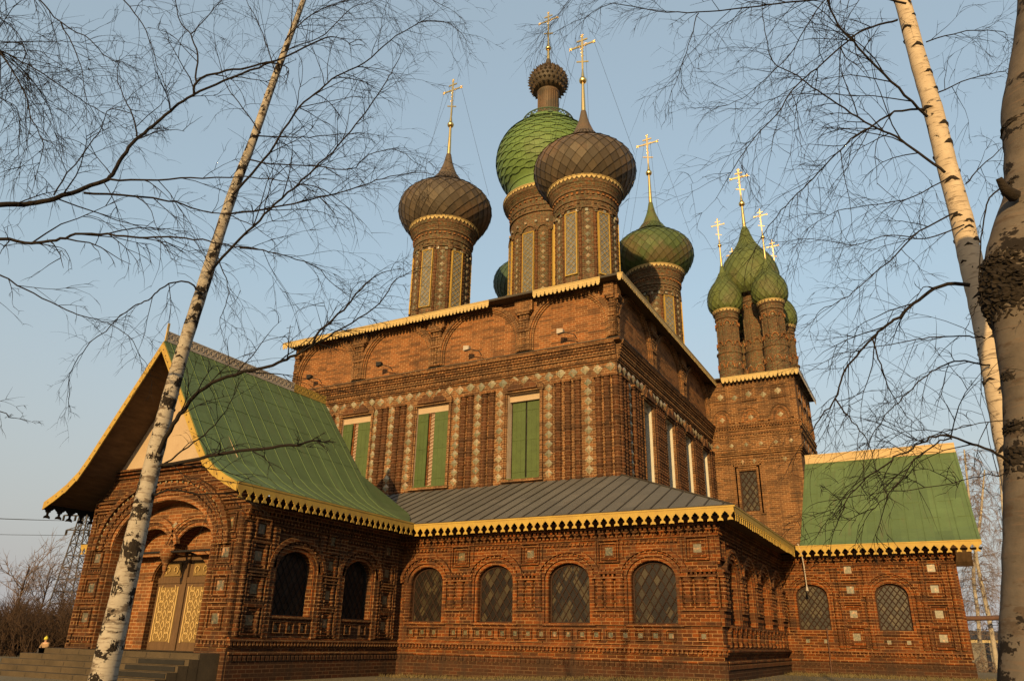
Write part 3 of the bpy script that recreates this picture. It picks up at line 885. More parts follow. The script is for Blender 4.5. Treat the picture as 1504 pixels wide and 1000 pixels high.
    # steep green roof with flared eaves
    mb = MB(); T = .13
    xs = [(PCX + x, z) for x, z in PF]
    for (a, b_) in zip(xs, xs[1:]):
        mb.face([(a[0], YG0, a[1]), (b_[0], YG0, b_[1]), (b_[0], YG1, b_[1]), (a[0], YG1, a[1])], 'green_roof')
        mb.face([(a[0], YG0, a[1] - T), (a[0], YG1, a[1] - T), (b_[0], YG1, b_[1] - T), (b_[0], YG0, b_[1] - T)], 'soffit')
        for y in (YG0, YG1):
            mb.face([(a[0], y, a[1]), (b_[0], y, b_[1]), (b_[0], y, b_[1] - T), (a[0], y, a[1] - T)], 'green_roof')
    # the flare runs on to the gallery roof and dies into it
    y = YG0 + .35
    while y < YG1:
        for sgn in (1, -1):
            pts = [(PCX + sgn * -x, y, z + .025) for x, z in PF[:6]]
            mb.tube(pts, .019, 'green_roof', 4)
        y += .92
    for k, (f, o) in enumerate(((.2, 0), (.45, .39), (.7, 0), (.88, .39))):   # cross folds
        i0 = 4
        (xa, za), (xb, zb_) = PF[4], PF[5]
        x, z = xa + (xb - xa) * f, za + (zb_ - za) * f
        mb.tube([(PCX - x, YG0, z + .015), (PCX - x, YG1, z + .01)], .012, 'green_roof', 4)
    # flared skirt from the porch roof over to the gallery eave
    q0 = [(PCX - x, YG1, z) for x, z in PF[:4]]
    q1 = [(PCX + 6.72, -EO - .05, EZ + .06), (PCX + 6.15, -.8, EZ + kf * .44 + .1), (PCX + 5.4, .2, EZ + kf * 1.44 + .08), (PCX + 4.45, 1.3, EZ + kf * 2.54 + .03)]
    for (a, b_), (c, d) in zip(zip(q0, q0[1:]), zip(q1, q1[1:])):
        mb.face([a, b_, d, c], 'green_roof')
    mb.face([q0[3], (PCX + 3.3, YG1, 10.38), q1[3]], 'green_roof')
    mb.build('porch_roof', church)
    # yellow gable boards
    mb = MB(); Fg = front(YG0 - .03)
    for sgn in (1, -1):
        P5 = [(PCX + sgn * x, z) for x, z in PF[:6]]
        for (a, b_) in zip(P5, P5[1:]):
            w = .40 * (1.0 + .35 * min(1, abs(b_[1] - a[1]) / max(.01, abs(b_[0] - a[0])) - .4))
            fpoly(mb, Fg, [(a[0], a[1] - w - .02), (b_[0], b_[1] - w - .02), (b_[0], b_[1] - .05), (a[0], a[1] - .05)], -.04, 0.02, 'yellow')
            n = max(1, int(math.hypot(b_[0] - a[0], b_[1] - a[1]) / .42))
            for k in range(n):
                t = (k + .5) / n
                u, z = a[0] + (b_[0] - a[0]) * t, a[1] + (b_[1] - a[1]) * t - w * .62
                fdiam(mb, Fg, u, z, .055, .022, 'door_wood', .008)
    mb.build('gable_board', church)
    mb = MB()
    lace(mb, (PCX + 6.74, YG0, 0), (PCX + 6.74, -1.2, 0), 7.5, .27, .43, .45, 'yellow', (1, 0, 0))
    lace(mb, (PCX - 6.74, -1.2, 0), (PCX - 6.74, YG0, 0), 7.5, .30, .50, .56, 'dark_iron', (-1, 0, 0))
    mb.build('eave_valance', church)
    # pierced ridge crest
    mb = MB()
    def crest(y0, y1, mat, h):
        mb.box(PCX - .03, PCX + .03, y0, y1, 15.0, 15.12, mat)
        mb.box(PCX - .025, PCX + .025, y0, y1, 15.0 + h - .07, 15.0 + h, mat)
        n = int((y1 - y0) / .3); p_ = (y1 - y0) / n
        for k in range(n):
            ya = y0 + p_ * k; zc = 15.12; zt_ = 15.0 + h - .07
            mb.tube([(PCX, ya, zc), (PCX, ya + p_, zt_)], .035, mat, 4)
            mb.tube([(PCX, ya, zt_), (PCX, ya + p_, zc)], .035, mat, 4)
            ym = ya + p_ / 2
            mb.tube([(PCX, ym + .09 * math.cos(t * PI / 3), (zc + zt_) / 2 + .09 * math.sin(t * PI / 3)) for t in range(7)], .03, mat, 4)
    crest(YG0 + .1, -4.9, 'silver', .55)
    mb.box(PCX - .012, PCX + .012, YG0 + .1, -4.9, 15.05, 15.5, 'crest_panel')
    mb.box(PCX - .04, PCX + .04, YG0 + .02, YG0 + .12, 15.0, 15.95, 'cream')
    crest(-4.9, YG1, 'yellow', .5)
    mb.box(PCX - .015, PCX + .015, -4.9, YG1, 15.0, 15.42, 'yellow')
    mb.build('ridge_crest', church)
porch()

# wide stone steps before the door
def steps():
    mb = MB()
    n = 5; z0 = -0.36; zt = .78
    for k in range(n):
        top = zt - k * (zt - z0) / n
        yf = -13.1 - .48 * k
        xa = -28.9 - .55 * k; xb = -18.0 + (0.0 if k == 0 else .0)
        mb.box(xa, xb, yf, -11.9 if k == 0 else -13.1 - .48 * (k - 1) + .02, -1.2, top, 'stone')
        mb.box(xa, -28.9 - .55 * (k - 1) + .02 if k else -28.4, -13.1, 2.0, -1.2, top - .003, 'stone')
        x = xa
        while x < xb:   # joints between slabs stand as thin gaps
            mb.box(x, x + .03, yf - .004, yf + .01, top - .2, top - .03, 'step_dark')
            x += 1.35 + .5 * random.random()
    o = mb.build('entrance_steps', church)
    mb = MB()
    for k in range(1, 4):
        top = zt - k * (zt - z0) / n
        yf = -13.1 - .48 * k
        mb.box(-20.9 - .12 * k, -18.35 + .1 * k, yf - .03, yf + .02, top - .2, top - .02, 'step_dark')  # thin dark boxes over three risers near the right end
    mb.build('dark_riser', o)
steps()
# --- the second porch, on the right
def porch2():
    mb = MB(); F = front(RY)
    w2 = [(1.78, .92), (6.3, .90)]
    fwall(mb, F, 0.0, 9.88, -1.0, ZW, [(u, w, 2.50, 4.45, .72) for u, w in w2], 'brick_low')
    low_wall_dress(mb, F, 0.02, 9.95, w2, [(3.0, 5.15), (7.55, 9.78)], 'brick_low', 'niche', [1.25, 2.3, 5.8, 6.85], -1.0)
    fcol(mb, F, .45, .17, 0, 2.4, 6.0, 'brick_low', .135, .2, 7)
    F2 = side(9.88)
    fwall(mb, F2, RY, 29.5, -1.0, ZW, [], 'brick_low')
    fbox(mb, F2, RY, 29.5, -.1, .14, -1.0, .86, 'brick_plinth')
    fbox(mb, F2, RY - .1, 29.5, -.1, .2, 6.6, 7.0, 'brick_low')
    for k in range(8):
        fbox(mb, F2, RY + 1.2 + 1.6 * k, RY + 1.7 + 1.6 * k, -.01, .15, 1.0, 6.5, 'brick_low')
    for gx_ in (9.88, 1.75):
        mb.face([(gx_, 15.6, ZW), (gx_, 30.4, ZW), (gx_, 23.0, 13.9)], 'brick_low')
    mb.build('porch_wall', church)
    for (u, w) in w2:
        lattice_window(church, F, u, w, 2.50, 4.45, .72, -.3, 'glass', .34, .44, .03)
    mb = MB()
    Y0, YR, Z0, ZR_ = 15.2, 23.0, 7.41, 14.2
    x0, x1 = 1.58, 11.45
    pr = [(Y0, Z0), (15.75, 7.72), (16.6, 8.35), (YR, ZR_)]
    pr2 = pr + [(2 * YR - y, z) for y, z in reversed(pr[:-1])]
    for (a, b) in zip(pr2, pr2[1:]):
        mb.face([(x0, a[0], a[1]), (x1, a[0], a[1]), (x1, b[0], b[1]), (x0, b[0], b[1])], 'green_roof')
        mb.face([(x0, a[0], a[1] - .12), (x0, b[0], b[1] - .12), (x1, b[0], b[1] - .12), (x1, a[0], a[1] - .12)], 'soffit')
        for x in (x0, x1):
            mb.face([(x, a[0], a[1]), (x, b[0], b[1]), (x, b[0], b[1] - .12), (x, a[0], a[1] - .12)], 'green_roof')
    x = x0 + .05
    while x < x1:
        mb.tube([(x, y, z + .02) for y, z in pr], .03, 'green_roof', 4)
        x += .88
    for k, f in enumerate((.12, .32, .52, .74, .9)):
        y = pr[2][0] + (YR - pr[2][0]) * f; z = pr[2][1] + (ZR_ - pr[2][1]) * f
        for j in range(11):
            if (j + k) % 2 == 0:
                mb.tube([(x0 + .9 * j, y, z + .012), (min(x1, x0 + .9 * j + .9), y, z + .012)], .014, 'green_roof', 4)
    mb.face([(0.2, Y0, 6.985), (0.2, RY + .1, 6.985), (x1, RY + .1, 6.985), (x1, Y0, 6.985)], 'soffit')
    mb.build('porch_roof', church)
    mb = MB()
    lace(mb, (EO + .1, Y0 - .04, 0), (x1, Y0 - .04, 0), Z0, .25, .42, .46, 'yellow', (0, -1, 0))
    mb.build('eave_valance', church)
    mb = MB()
    mb.box(x0 + .05, x1 - .02, YR - .04, YR + .04, ZR_ - .03, ZR_ + .62, 'pale_board')
    mb.box(x0 + .05, x1 - .02, YR - .07, YR + .07, ZR_ + .56, ZR_ + .64, 'pale_board')
    mb.box(x0 + .05, x1 - .02, YR - .07, YR + .07, ZR_ - .03, ZR_ + .09, 'pale_board')
    mb.build('ridge_crest', church)
    mb = MB()
    mb.tube([(1.5, 15.18, 7.55), (1.66, 15.2, 6.9), (1.70, 15.25, 6.2), (1.72, 15.3, 5.0)], .035, 'silver', 6)
    mb.lathe(1.72, 15.3, [(.10, 4.72), (.07, 4.9), (.03, 5.05)], 'silver', 8)
    mb.build('drip_spout', church)
porch2()

# --- the tall body of the church
ZC, ZM = 20.12, 24.37
def body_face(mb, F, u0, u1, wins, bays, strips, jm='jamb'):
    B = 'brick_high'
    ops = [(u, hw, 11.35, 17.28, 0) for u, hw in wins]
    fwall(mb, F, u0, u1, 9.0, 20.2, ops, B, 0, .75 if jm == 'whitewash' else .62, jm)
    fwall(mb, F, u0, u1, 20.2, 24.3, [], 'brick_arch', -0.12)
    for (u, hw) in wins:     # stepped frame, sill and pointed gable over each window
        for (e, w, dd) in ((0.02, .12, .10), (.14, .12, .18)):
            fbox(mb, F, u - hw - e - w, u - hw - e, -.01, dd, 11.2, 17.3, B)
            fbox(mb, F, u + hw + e, u + hw + e + w, -.01, dd, 11.2, 17.3, B)
        fbox(mb, F, u - hw - .35, u + hw + .35, -.01, .20, 17.3, 17.42, B)
        fbox(mb, F, u - hw - .3, u + hw + .3, -.3, .22, 11.16, 11.33, B)
        fbox(mb, F, u - hw + .02, u + hw - .02, -.5, .16, 11.335, 11.40, 'shutter')
        for (s_, dd) in ((1.0, .22), (.72, .34)):
            ww = (hw + .35) * s_
            for (ou, k_) in ((-ww * .5, .62), (ww * .5, .62)):
                og = []
                for t in range(13):
                    a = PI * t / 12
                    og.append((u + ou - ww * .5 * math.cos(a), 17.42 + .62 * s_ * math.sin(a) ** 1.0 + .34 * s_ * max(0, 1 - abs(t - 6) / 2.2)))
                fpoly(mb, F, og, -.01, dd, B if s_ == 1.0 else 'brick_col')
    tz = 18.12
    n = int((u1 - u0) / .86); p_ = (u1 - u0) / n
    for k in range(n):
        fdiam(mb, F, u0 + p_ * (k + .5), tz + (.10 if k % 2 else 0), .36, .03, 'tile', .13)
    for (kind, u) in strips:
        if kind == 'T':
            fbox(mb, F, u - .27, u + .27, -.01, .05, 11.0, 17.55, B)
            z = 11.55
            while z < 17.6:
                fdiam(mb, F, u, z, .30, .06, 'tile', .11); z += .64
        else:
            fbead(mb, F, u, .235, .03, 10.6, 17.5, 'brick_col', .21, 7)
            fbox(mb, F, u - .26, u + .26, -.01, .3, 17.5, 17.62, B)
    # heavy cornice of many courses
    z = 18.5
    for (h, dd, dn) in ((.10, .10, 0), (.05, .04, 0), (.10, .16, 0), (.16, .20, 1), (.06, .12, 0), (.11, .26, 0), (.05, .18, 0), (.14, .32, 1), (.05, .22, 0), (.10, .36, 0), (.06, .28, 0), (.14, .42, 1), (.06, .32, 0), (.14, .48, 0)) or ((.12, .10, 0), (.16, .16, 1), (.10, .16, 0), (.17, .22, 1), (.10, .24, 0), (.17, .30, 1), (.10, .32, 0), (.18, .38, 1), (.10, .42, 0), (.16, .46, 1)):
        if dn: fdent(mb, F, u0, u1, z, z + h, -.01, dd, .26, B, .62); fbox(mb, F, u0, u1, -.01, dd - .07, z, z + h, B)
        else: fbox(mb, F, u0 - 0, u1 + .0, -.01, dd, z, z + h, B)
        z += h
    fbox(mb, F, u0, u1 + .42, -.12, .52, z, z + .12, B)
    fbox(mb, F, u0, u1 + .42, -.12, .56, z + .12, z + .17, 'dark_roof')
    # blind zakomara arches under the eave
    for (a, b_) in bays:
        c = (a + b_) / 2; hw = (b_ - a) / 2 - .62
        zs = 21.15; rz = 2.75
        for (e, w, dd) in ((0, .13, -.02), (.13, .13, .07), (.26, .16, .16), (.42, .14, .08)):
            farch(mb, F, c, zs, hw + e - .1, rz + e, w, -.13, dd, B if e != .13 else 'brick_arch', 24, zmax=24.3)
            for s_ in (-1, 1):
                q0, q1 = sorted((c + s_ * (hw + e - .1), c + s_ * (hw + e - .1 + w)))
                fbox(mb, F, q0, q1, -.13, dd, 20.3, zs, B)
    edges = sorted(set([x for b_ in bays for x in b_]))
    for x in edges:
        for du in (-.26, 0, .26):
            if u0 - .1 < x + du < u1 + .1:
                fcol(mb, F, x + du, .14, .0, 20.3, 23.0, B, .2, .25, 6)
        for (zz, h, w, dd) in ((21.7, .16, .46, .22), (22.6, .12, .42, .2), (23.0, .14, .5, .26), (23.14, .14, .6, .32), (23.28, .9, .7, .2)):
            fbox(mb, F, max(u0, x - w), min(u1 + .02, x + w), -.12, dd, zz, zz + h, B)

mb = MB()
Fm, Fx = front(MY0), side(MX1)
mw = [(-28.35, 1.38), (-21.35, 1.36), (-13.95, 1.22)]
st = []
for a, k in ((-12.05, 'T'), (-11.35, 'C'), (-10.65, 'C'), (-9.95, 'C'), (-9.22, 'T'), (-8.5, 'C'), (-7.9, 'C'), (-7.3, 'C'),
             (-15.78, 'T'), (-16.4, 'C'), (-16.98, 'C'), (-17.55, 'T'), (-18.15, 'C'), (-18.72, 'C'), (-19.3, 'T'),
             (-23.35, 'T'), (-23.95, 'C'), (-24.5, 'C'), (-25.05, 'T'), (-25.6, 'C'), (-26.1, 'C'), (-26.55, 'T'),
             (-30.2, 'T'), (-30.8, 'C'), (-31.4, 'C'), (-32.1, 'T'), (-32.8, 'C'), (-33.4, 'C'), (-34.1, 'T'), (-34.8, 'C')):
    st.append((k, a))
body_face(mb, Fm, MX0, MX1, mw, [(-35.51, -28.75), (-28.75, -21.4), (-21.4, -14.0), (-14.0, -7.19)], st)
mb.build('body_wall', church)
mb = MB()
xw = [(13.0, .95), (18.0, .95), (23.1, .95), (28.3, .95)]
st = [('C', 7.45), ('C', 8.05), ('C', 8.65), ('T', 9.3), ('C', 9.95), ('C', 10.5), ('C', 11.05)]
for c in (15.5, 20.55, 25.7):
    st += [('C', c - .85), ('C', c - .42), ('C', c), ('C', c + .42), ('C', c + .85)]
st += [('C', 30.2), ('C', 30.8)]
body_face(mb, Fx, MY0, MY1, xw, [(7.19, 15.0), (15.0, 23.0), (23.0, 31.5)], st, 'whitewash')
mb.face([(MX0, MY1, 9), (MX0, MY0, 9), (MX0, MY0, 24.3), (MX0, MY1, 24.3)], 'brick_high')
mb.face([(MX1, MY1, 9), (MX0, MY1, 9), (MX0, MY1, 24.3), (MX1, MY1, 24.3)], 'brick_high')
mb.build('body_wall', church)

def shutter_leaf(parent, F, u0, u1, z0, z1, d, ang=0):
    mb = MB(); P = F.p; ca, sa = math.cos(ang), math.sin(ang)
    G = Fr(Vector(P(u0, d, 0)), F.U * ca + F.N * sa, F.N * ca - F.U * sa) if ang >= 0 else Fr(Vector(P(u1, d, 0)) , F.U * math.cos(-ang) - F.N * math.sin(-ang), F.N * math.cos(-ang) + F.U * math.sin(-ang))
    w = u1 - u0
    a0, a1 = (0, w) if ang >= 0 else (-w, 0)
    fbox(mb, G, a0, a1, -.04, 0.0, z0, z1, 'shutter')
    n = 3
    for k in range(n):
        q = a0 + (a1 - a0) * k / n
        fbox(mb, G, q + .012, q + w / n - .012, 0.0, .012, z0 + .02, z1 - .02, 'shutter')
    for zz in (z0 + .5, (z0 + z1) / 2, z1 - .6):
        fbox(mb, G, a0 + .02, a1 - .02, .012, .035, zz, zz + .12, 'shutter')
    return mb.build('shutter', parent)
def body_window(F, u, hw, mode):
    mb = MB(); P = F.p
    if mode != 'shut':
        fbox(mb, F, u - hw, u + hw, -.62, -.6, 11.35, 17.28, 'dark_iron')
    fbox(mb, F, u - hw, u + hw, -.62, -.12 if mode == 'ajar' else -.3, 16.78, 17.26, 'plaster')
    o = mb.build('shuttered_window' if mode != 'bare' else 'tall_window', church)
    g = MB()
    g.face([P(u - hw * .96, -.585, 11.4), P(u + hw * .96, -.585, 11.4), P(u + hw * .96, -.585, 16.8), P(u - hw * .96, -.585, 16.8)], 'glass_dark', uv=[(-hw, 0), (hw, 0), (hw, 5), (-hw, 5)])
    g.build('glass', o)
    if mode == 'shut':
        s1 = shutter_leaf(o, F, u - hw + .12, u - .10, 11.42, 16.74, -.5)
        shutter_leaf(o, F, u + .02, u + hw - .1, 11.42, 16.74, -.5)
    elif mode == 'ajar':
        b = MB(); fbox(b, F, u - .6, u + .6, -.3, -.22, 11.4, 16.78, 'grille_board')
        fbox(b, F, u - .42, u - .26, -.22, -.14, 11.4, 16.78, 'brick_ring')
        for k in range(20):
            b.tube([P(u - .25, -.2, 11.5 + k * .26), P(u + .5, -.2, 11.8 + k * .26)], .03, 'jamb', 4)
        b.build('window_grille', o)
        shutter_leaf(o, F, u - hw + .03, u - .36, 11.42, 16.74, -.08, 0.10)
        shutter_leaf(o, F, u + .16, u + hw - .03, 11.42, 16.74, -.08, -0.05)
    else:
        b = MB()
        for k in range(9):
            b.tube([P(u - hw, -.56, 11.6 + k * .62), P(u + hw, -.56, 11.6 + k * .62)], .025, 'lead', 4)
        for q in (-.5, 0, .5):
            b.tube([P(u + q * hw, -.56, 11.4), P(u + q * hw, -.56, 16.8)], .025, 'lead', 4)
        b.build('window_grille', o)
body_window(Fm, -28.35, 1.38, 'ajar'); body_window(Fm, -21.35, 1.36, 'ajar'); body_window(Fm, -13.95, 1.22, 'shut')
for u, hw in xw:
    body_window(Fx, u, hw, 'bare')

def eave_roof(name, x0, x1, y0, y1, zt, ov, rise, mat, zsoff, fas=.12):
    mb = MB()
    a0, a1, b0, b1 = x0 - ov, x1 + ov, y0 - ov, y1 + ov
    cx0, cx1 = x0 + (y1 - y0) / 2 * .8, x1 - (y1 - y0) / 2 * .8
    if cx1 <= cx0: cx0 = cx1 = (x0 + x1) / 2
    cy = (y0 + y1) / 2
    A, B_, C_, D_ = (a0, b0, zt), (a1, b0, zt), (a1, b1, zt), (a0, b1, zt)
    E, F_ = (cx0, cy, zt + rise), (cx1, cy, zt + rise)
    mb.face([A, B_, F_, E], mat); mb.face([B_, C_, F_], mat); mb.face([C_, D_, E, F_], mat); mb.face([D_, A, E], mat)
    Z = zt - fas
    mb.face([(a0, b0, Z), (a0, b1, Z), (a1, b1, Z), (a1, b0, Z)], 'soffit')
    for p, q in ((A, B_), (B_, C_), (C_, D_), (D_, A)):
        mb.face([(p[0], p[1], Z), (q[0], q[1], Z), q, p], mat)
    return mb.build(name, church)
eave_roof('body_roof', MX0, MX1, MY0, MY1, ZM + .02, .89, 2.2, 'dark_roof', 0, .16)
for (a, b_) in ((-36.4, -16.45), (-12.9, -7.85), (-6.62, -6.30)):
    mb = MB()
    lace(mb, (a, MY0 - .93, 0), (b_, MY0 - .93, 0), ZM - .03, .27, .30, .30, 'cream', (0, -1, 0), 1)
    mb.build('eave_valance', church)
mb = MB()
lace(mb, (MX1 + .93, MY0 - .9, 0), (MX1 + .93, MY1 + .0, 0), ZM - .03, .24, .26, .30, 'cream', (1, 0, 0), 1)
mb.build('eave_valance', church)

# --- drums and onion domes
def onion_scales(mb, cx, cy, prof, mat, ncol, nrow, lift, zlo=None, style='diam'):
    """overlapping diamond shingles laid over a profile of revolution"""
    pr = prof
    L = [0.0]
    for k in range(1, len(pr)):
        L.append(L[-1] + math.hypot(pr[k][0] - pr[k - 1][0], pr[k][1] - pr[k - 1][1]))
    def at(s):
        s = max(0, min(L[-1], s))
        for k in range(1, len(L)):
            if s <= L[k] + 1e-9:
                t = (s - L[k - 1]) / max(1e-9, L[k] - L[k - 1])
                r = pr[k - 1][0] + (pr[k][0] - pr[k - 1][0]) * t; z = pr[k - 1][1] + (pr[k][1] - pr[k - 1][1]) * t
                dr, dz = pr[k][0] - pr[k - 1][0], pr[k][1] - pr[k - 1][1]
                l = math.hypot(dr, dz) or 1
                return r, z, dz / l, -dr / l
        return pr[-1][0], pr[-1][1], 1, 0
    def P(s, th, off):
        r, z, nr, nz = at(s)
        r += nr * off; z += nz * off
        return (cx + r * math.cos(th), cy + r * math.sin(th), z)
    h = L[-1] / nrow; da = 2 * PI / ncol
    if style == 'diam':
        for i in range(nrow + 1):
            s = (i) * h
            for j in range(ncol):
                th = (j + (0.5 if i % 2 else 0)) * da
                mb.face([P(s - h, th, lift), P(s, th + da / 2, lift * .45), P(s + h, th, .006), P(s, th - da / 2, lift * .45)], mat)
    else:      # zigzag bands of leaning parallelograms
        for i in range(nrow):
            s = i * h; z_ = .5 * h
            for j in range(ncol * 2):
                t0, t1 = (j + .03) * da / 2, (j + .97) * da / 2
                ph = i % 2
                k0 = [0, 0, 1, 1][(j + 2 * ph) % 4] if style == 'chev' else j % 2
                k1 = [0, 1, 1, 0][(j + 2 * ph) % 4] if style == 'chev' else (j + 1) % 2
                mb.face([P(s + k0 * z_, t0, lift), P(s + k1 * z_, t1, lift), P(s + h + k1 * z_, t1, .01), P(s + h + k0 * z_, t0, .01)], mat)

def smooth_prof(pts, n=5):
    out = []
    for i in range(len(pts) - 1):
        p0 = pts[max(0, i - 1)]; p1 = pts[i]; p2 = pts[i + 1]; p3 = pts[min(len(pts) - 1, i + 2)]
        for k in range(n):
            t = k / n
            f = lambda a, b, c, d: .5 * (2 * b + (c - a) * t + (2 * a - 5 * b + 4 * c - d) * t * t + (3 * b - a - 3 * c + d) * t ** 3)
            out.append((max(.02, f(p0[0], p1[0], p2[0], p3[0])), f(p0[1], p1[1], p2[1], p3[1])))
    out.append(pts[-1])
    return out

def gold_cross(parent, cx, cy, z0, zball, ztop, rb, hw, name='cross', wires=None):
    mb = MB()
    mb.tube([(cx, cy, z0), (cx, cy, zball)], [rb * .62, rb * .34], 'gold', 10)
    mb.lathe(cx, cy, [(.02, zball - rb)] + [(rb * math.sin(PI * k / 10), zball - rb * math.cos(PI * k / 10)) for k in range(1, 10)] + [(.02, zball + rb)], 'gold', 14)
    zb = zball + rb
    H = ztop - zb; t = rb * .22
    mb.lathe(cx, cy, [(rb * .5, zb), (rb * .3, zb + .12 * H), (rb * .18, zb + .2 * H)], 'gold', 8)
    mb.box(cx - t, cx + t, cy - t * .6, cy + t * .6, zb, ztop, 'gold')
    zc = zb + .76 * H
    mb.box(cx - hw, cx + hw, cy - t * .55, cy + t * .55, zc - t, zc + t, 'gold')
    mb.box(cx - hw * .45, cx + hw * .45, cy - t * .55, cy + t * .55, zb + .89 * H - t, zb + .89 * H + t, 'gold')
    F = front(cy)
    fpoly(mb, F, [(cx - hw * .5, zb + .40 * H), (cx + hw * .5, zb + .32 * H), (cx + hw * .5, zb + .32 * H + 1.6 * t), (cx - hw * .5, zb + .40 * H + 1.6 * t)], -t * .5, t * .5, 'gold')
    for (ux, uz) in ((-hw, zc), (hw, zc), (0, ztop)):   # trefoil ends
        for (a, b_) in ((0, 0), (.07, .09), (-.07, .09), (.07, -.09), (-.07, -.09)):
            q = rb / .3
            mb.lathe(cx + ux + a * q, cy, [(.01, uz + b_ * q - .07 * q), (.07 * q, uz + b_ * q), (.01, uz + b_ * q + .07 * q)], 'gold', 6)
    for k in range(8):     # rays at the crossing
        a = PI / 8 + PI / 4 * k
        mb.tube([(cx, cy, zc), (cx + .42 * hw * math.cos(a), cy, zc + .42 * hw * math.sin(a))], [t * .5, t * .2], 'gold', 4)
    for zz in (.5, .6):
        mb.tube([(cx - .14, cy, zb + zz * H), (cx, cy, zb + (zz + .05) * H), (cx + .14, cy, zb + zz * H)], t * .4, 'gold', 4)
    if wires:
        r, zw = wires
        for (ux, ax, ay) in ((-hw, -1, .25), (hw, 1, .25), (-hw * .3, -.4, -1), (hw * .3, .4, -1)):
            mb.tube([(cx + ux, cy, zc), (cx + ax * r, cy + ay * r * .7, zw)], .012, 'dark_iron', 3)
    return mb.build(name, parent)

def ring_teeth(mb, cx, cy, r, zt, board, teeth, n, mat, th=.03, seg=48):
    mb.lathe(cx, cy, [(r, zt - board), (r + .01, zt)], mat, seg, False)
    mb.lathe(cx, cy, [(r + .01, zt), (r + .05, zt - .02), (r + .05, zt - .08), (r, zt - .09)], mat, seg, False)
    mb.lathe(cx, cy, [(r - th - .3, zt + .02), (r + .02, zt)], mat, seg, False)
    for k in range(n):
        a0, a1 = 2 * PI * (k + .08) / n, 2 * PI * (k + .92) / n
        am = (a0 + a1) / 2
        P = lambda a, z, rr=r: (cx + rr * math.cos(a), cy + rr * math.sin(a), z)
        zb = zt - board
        mb.face([P(a0, zb), P(a1, zb), P(am + (a1 - am) * .5, zb - teeth * .7), P(am, zb - teeth), P(am - (a1 - am) * .5, zb - teeth * .7)], mat)

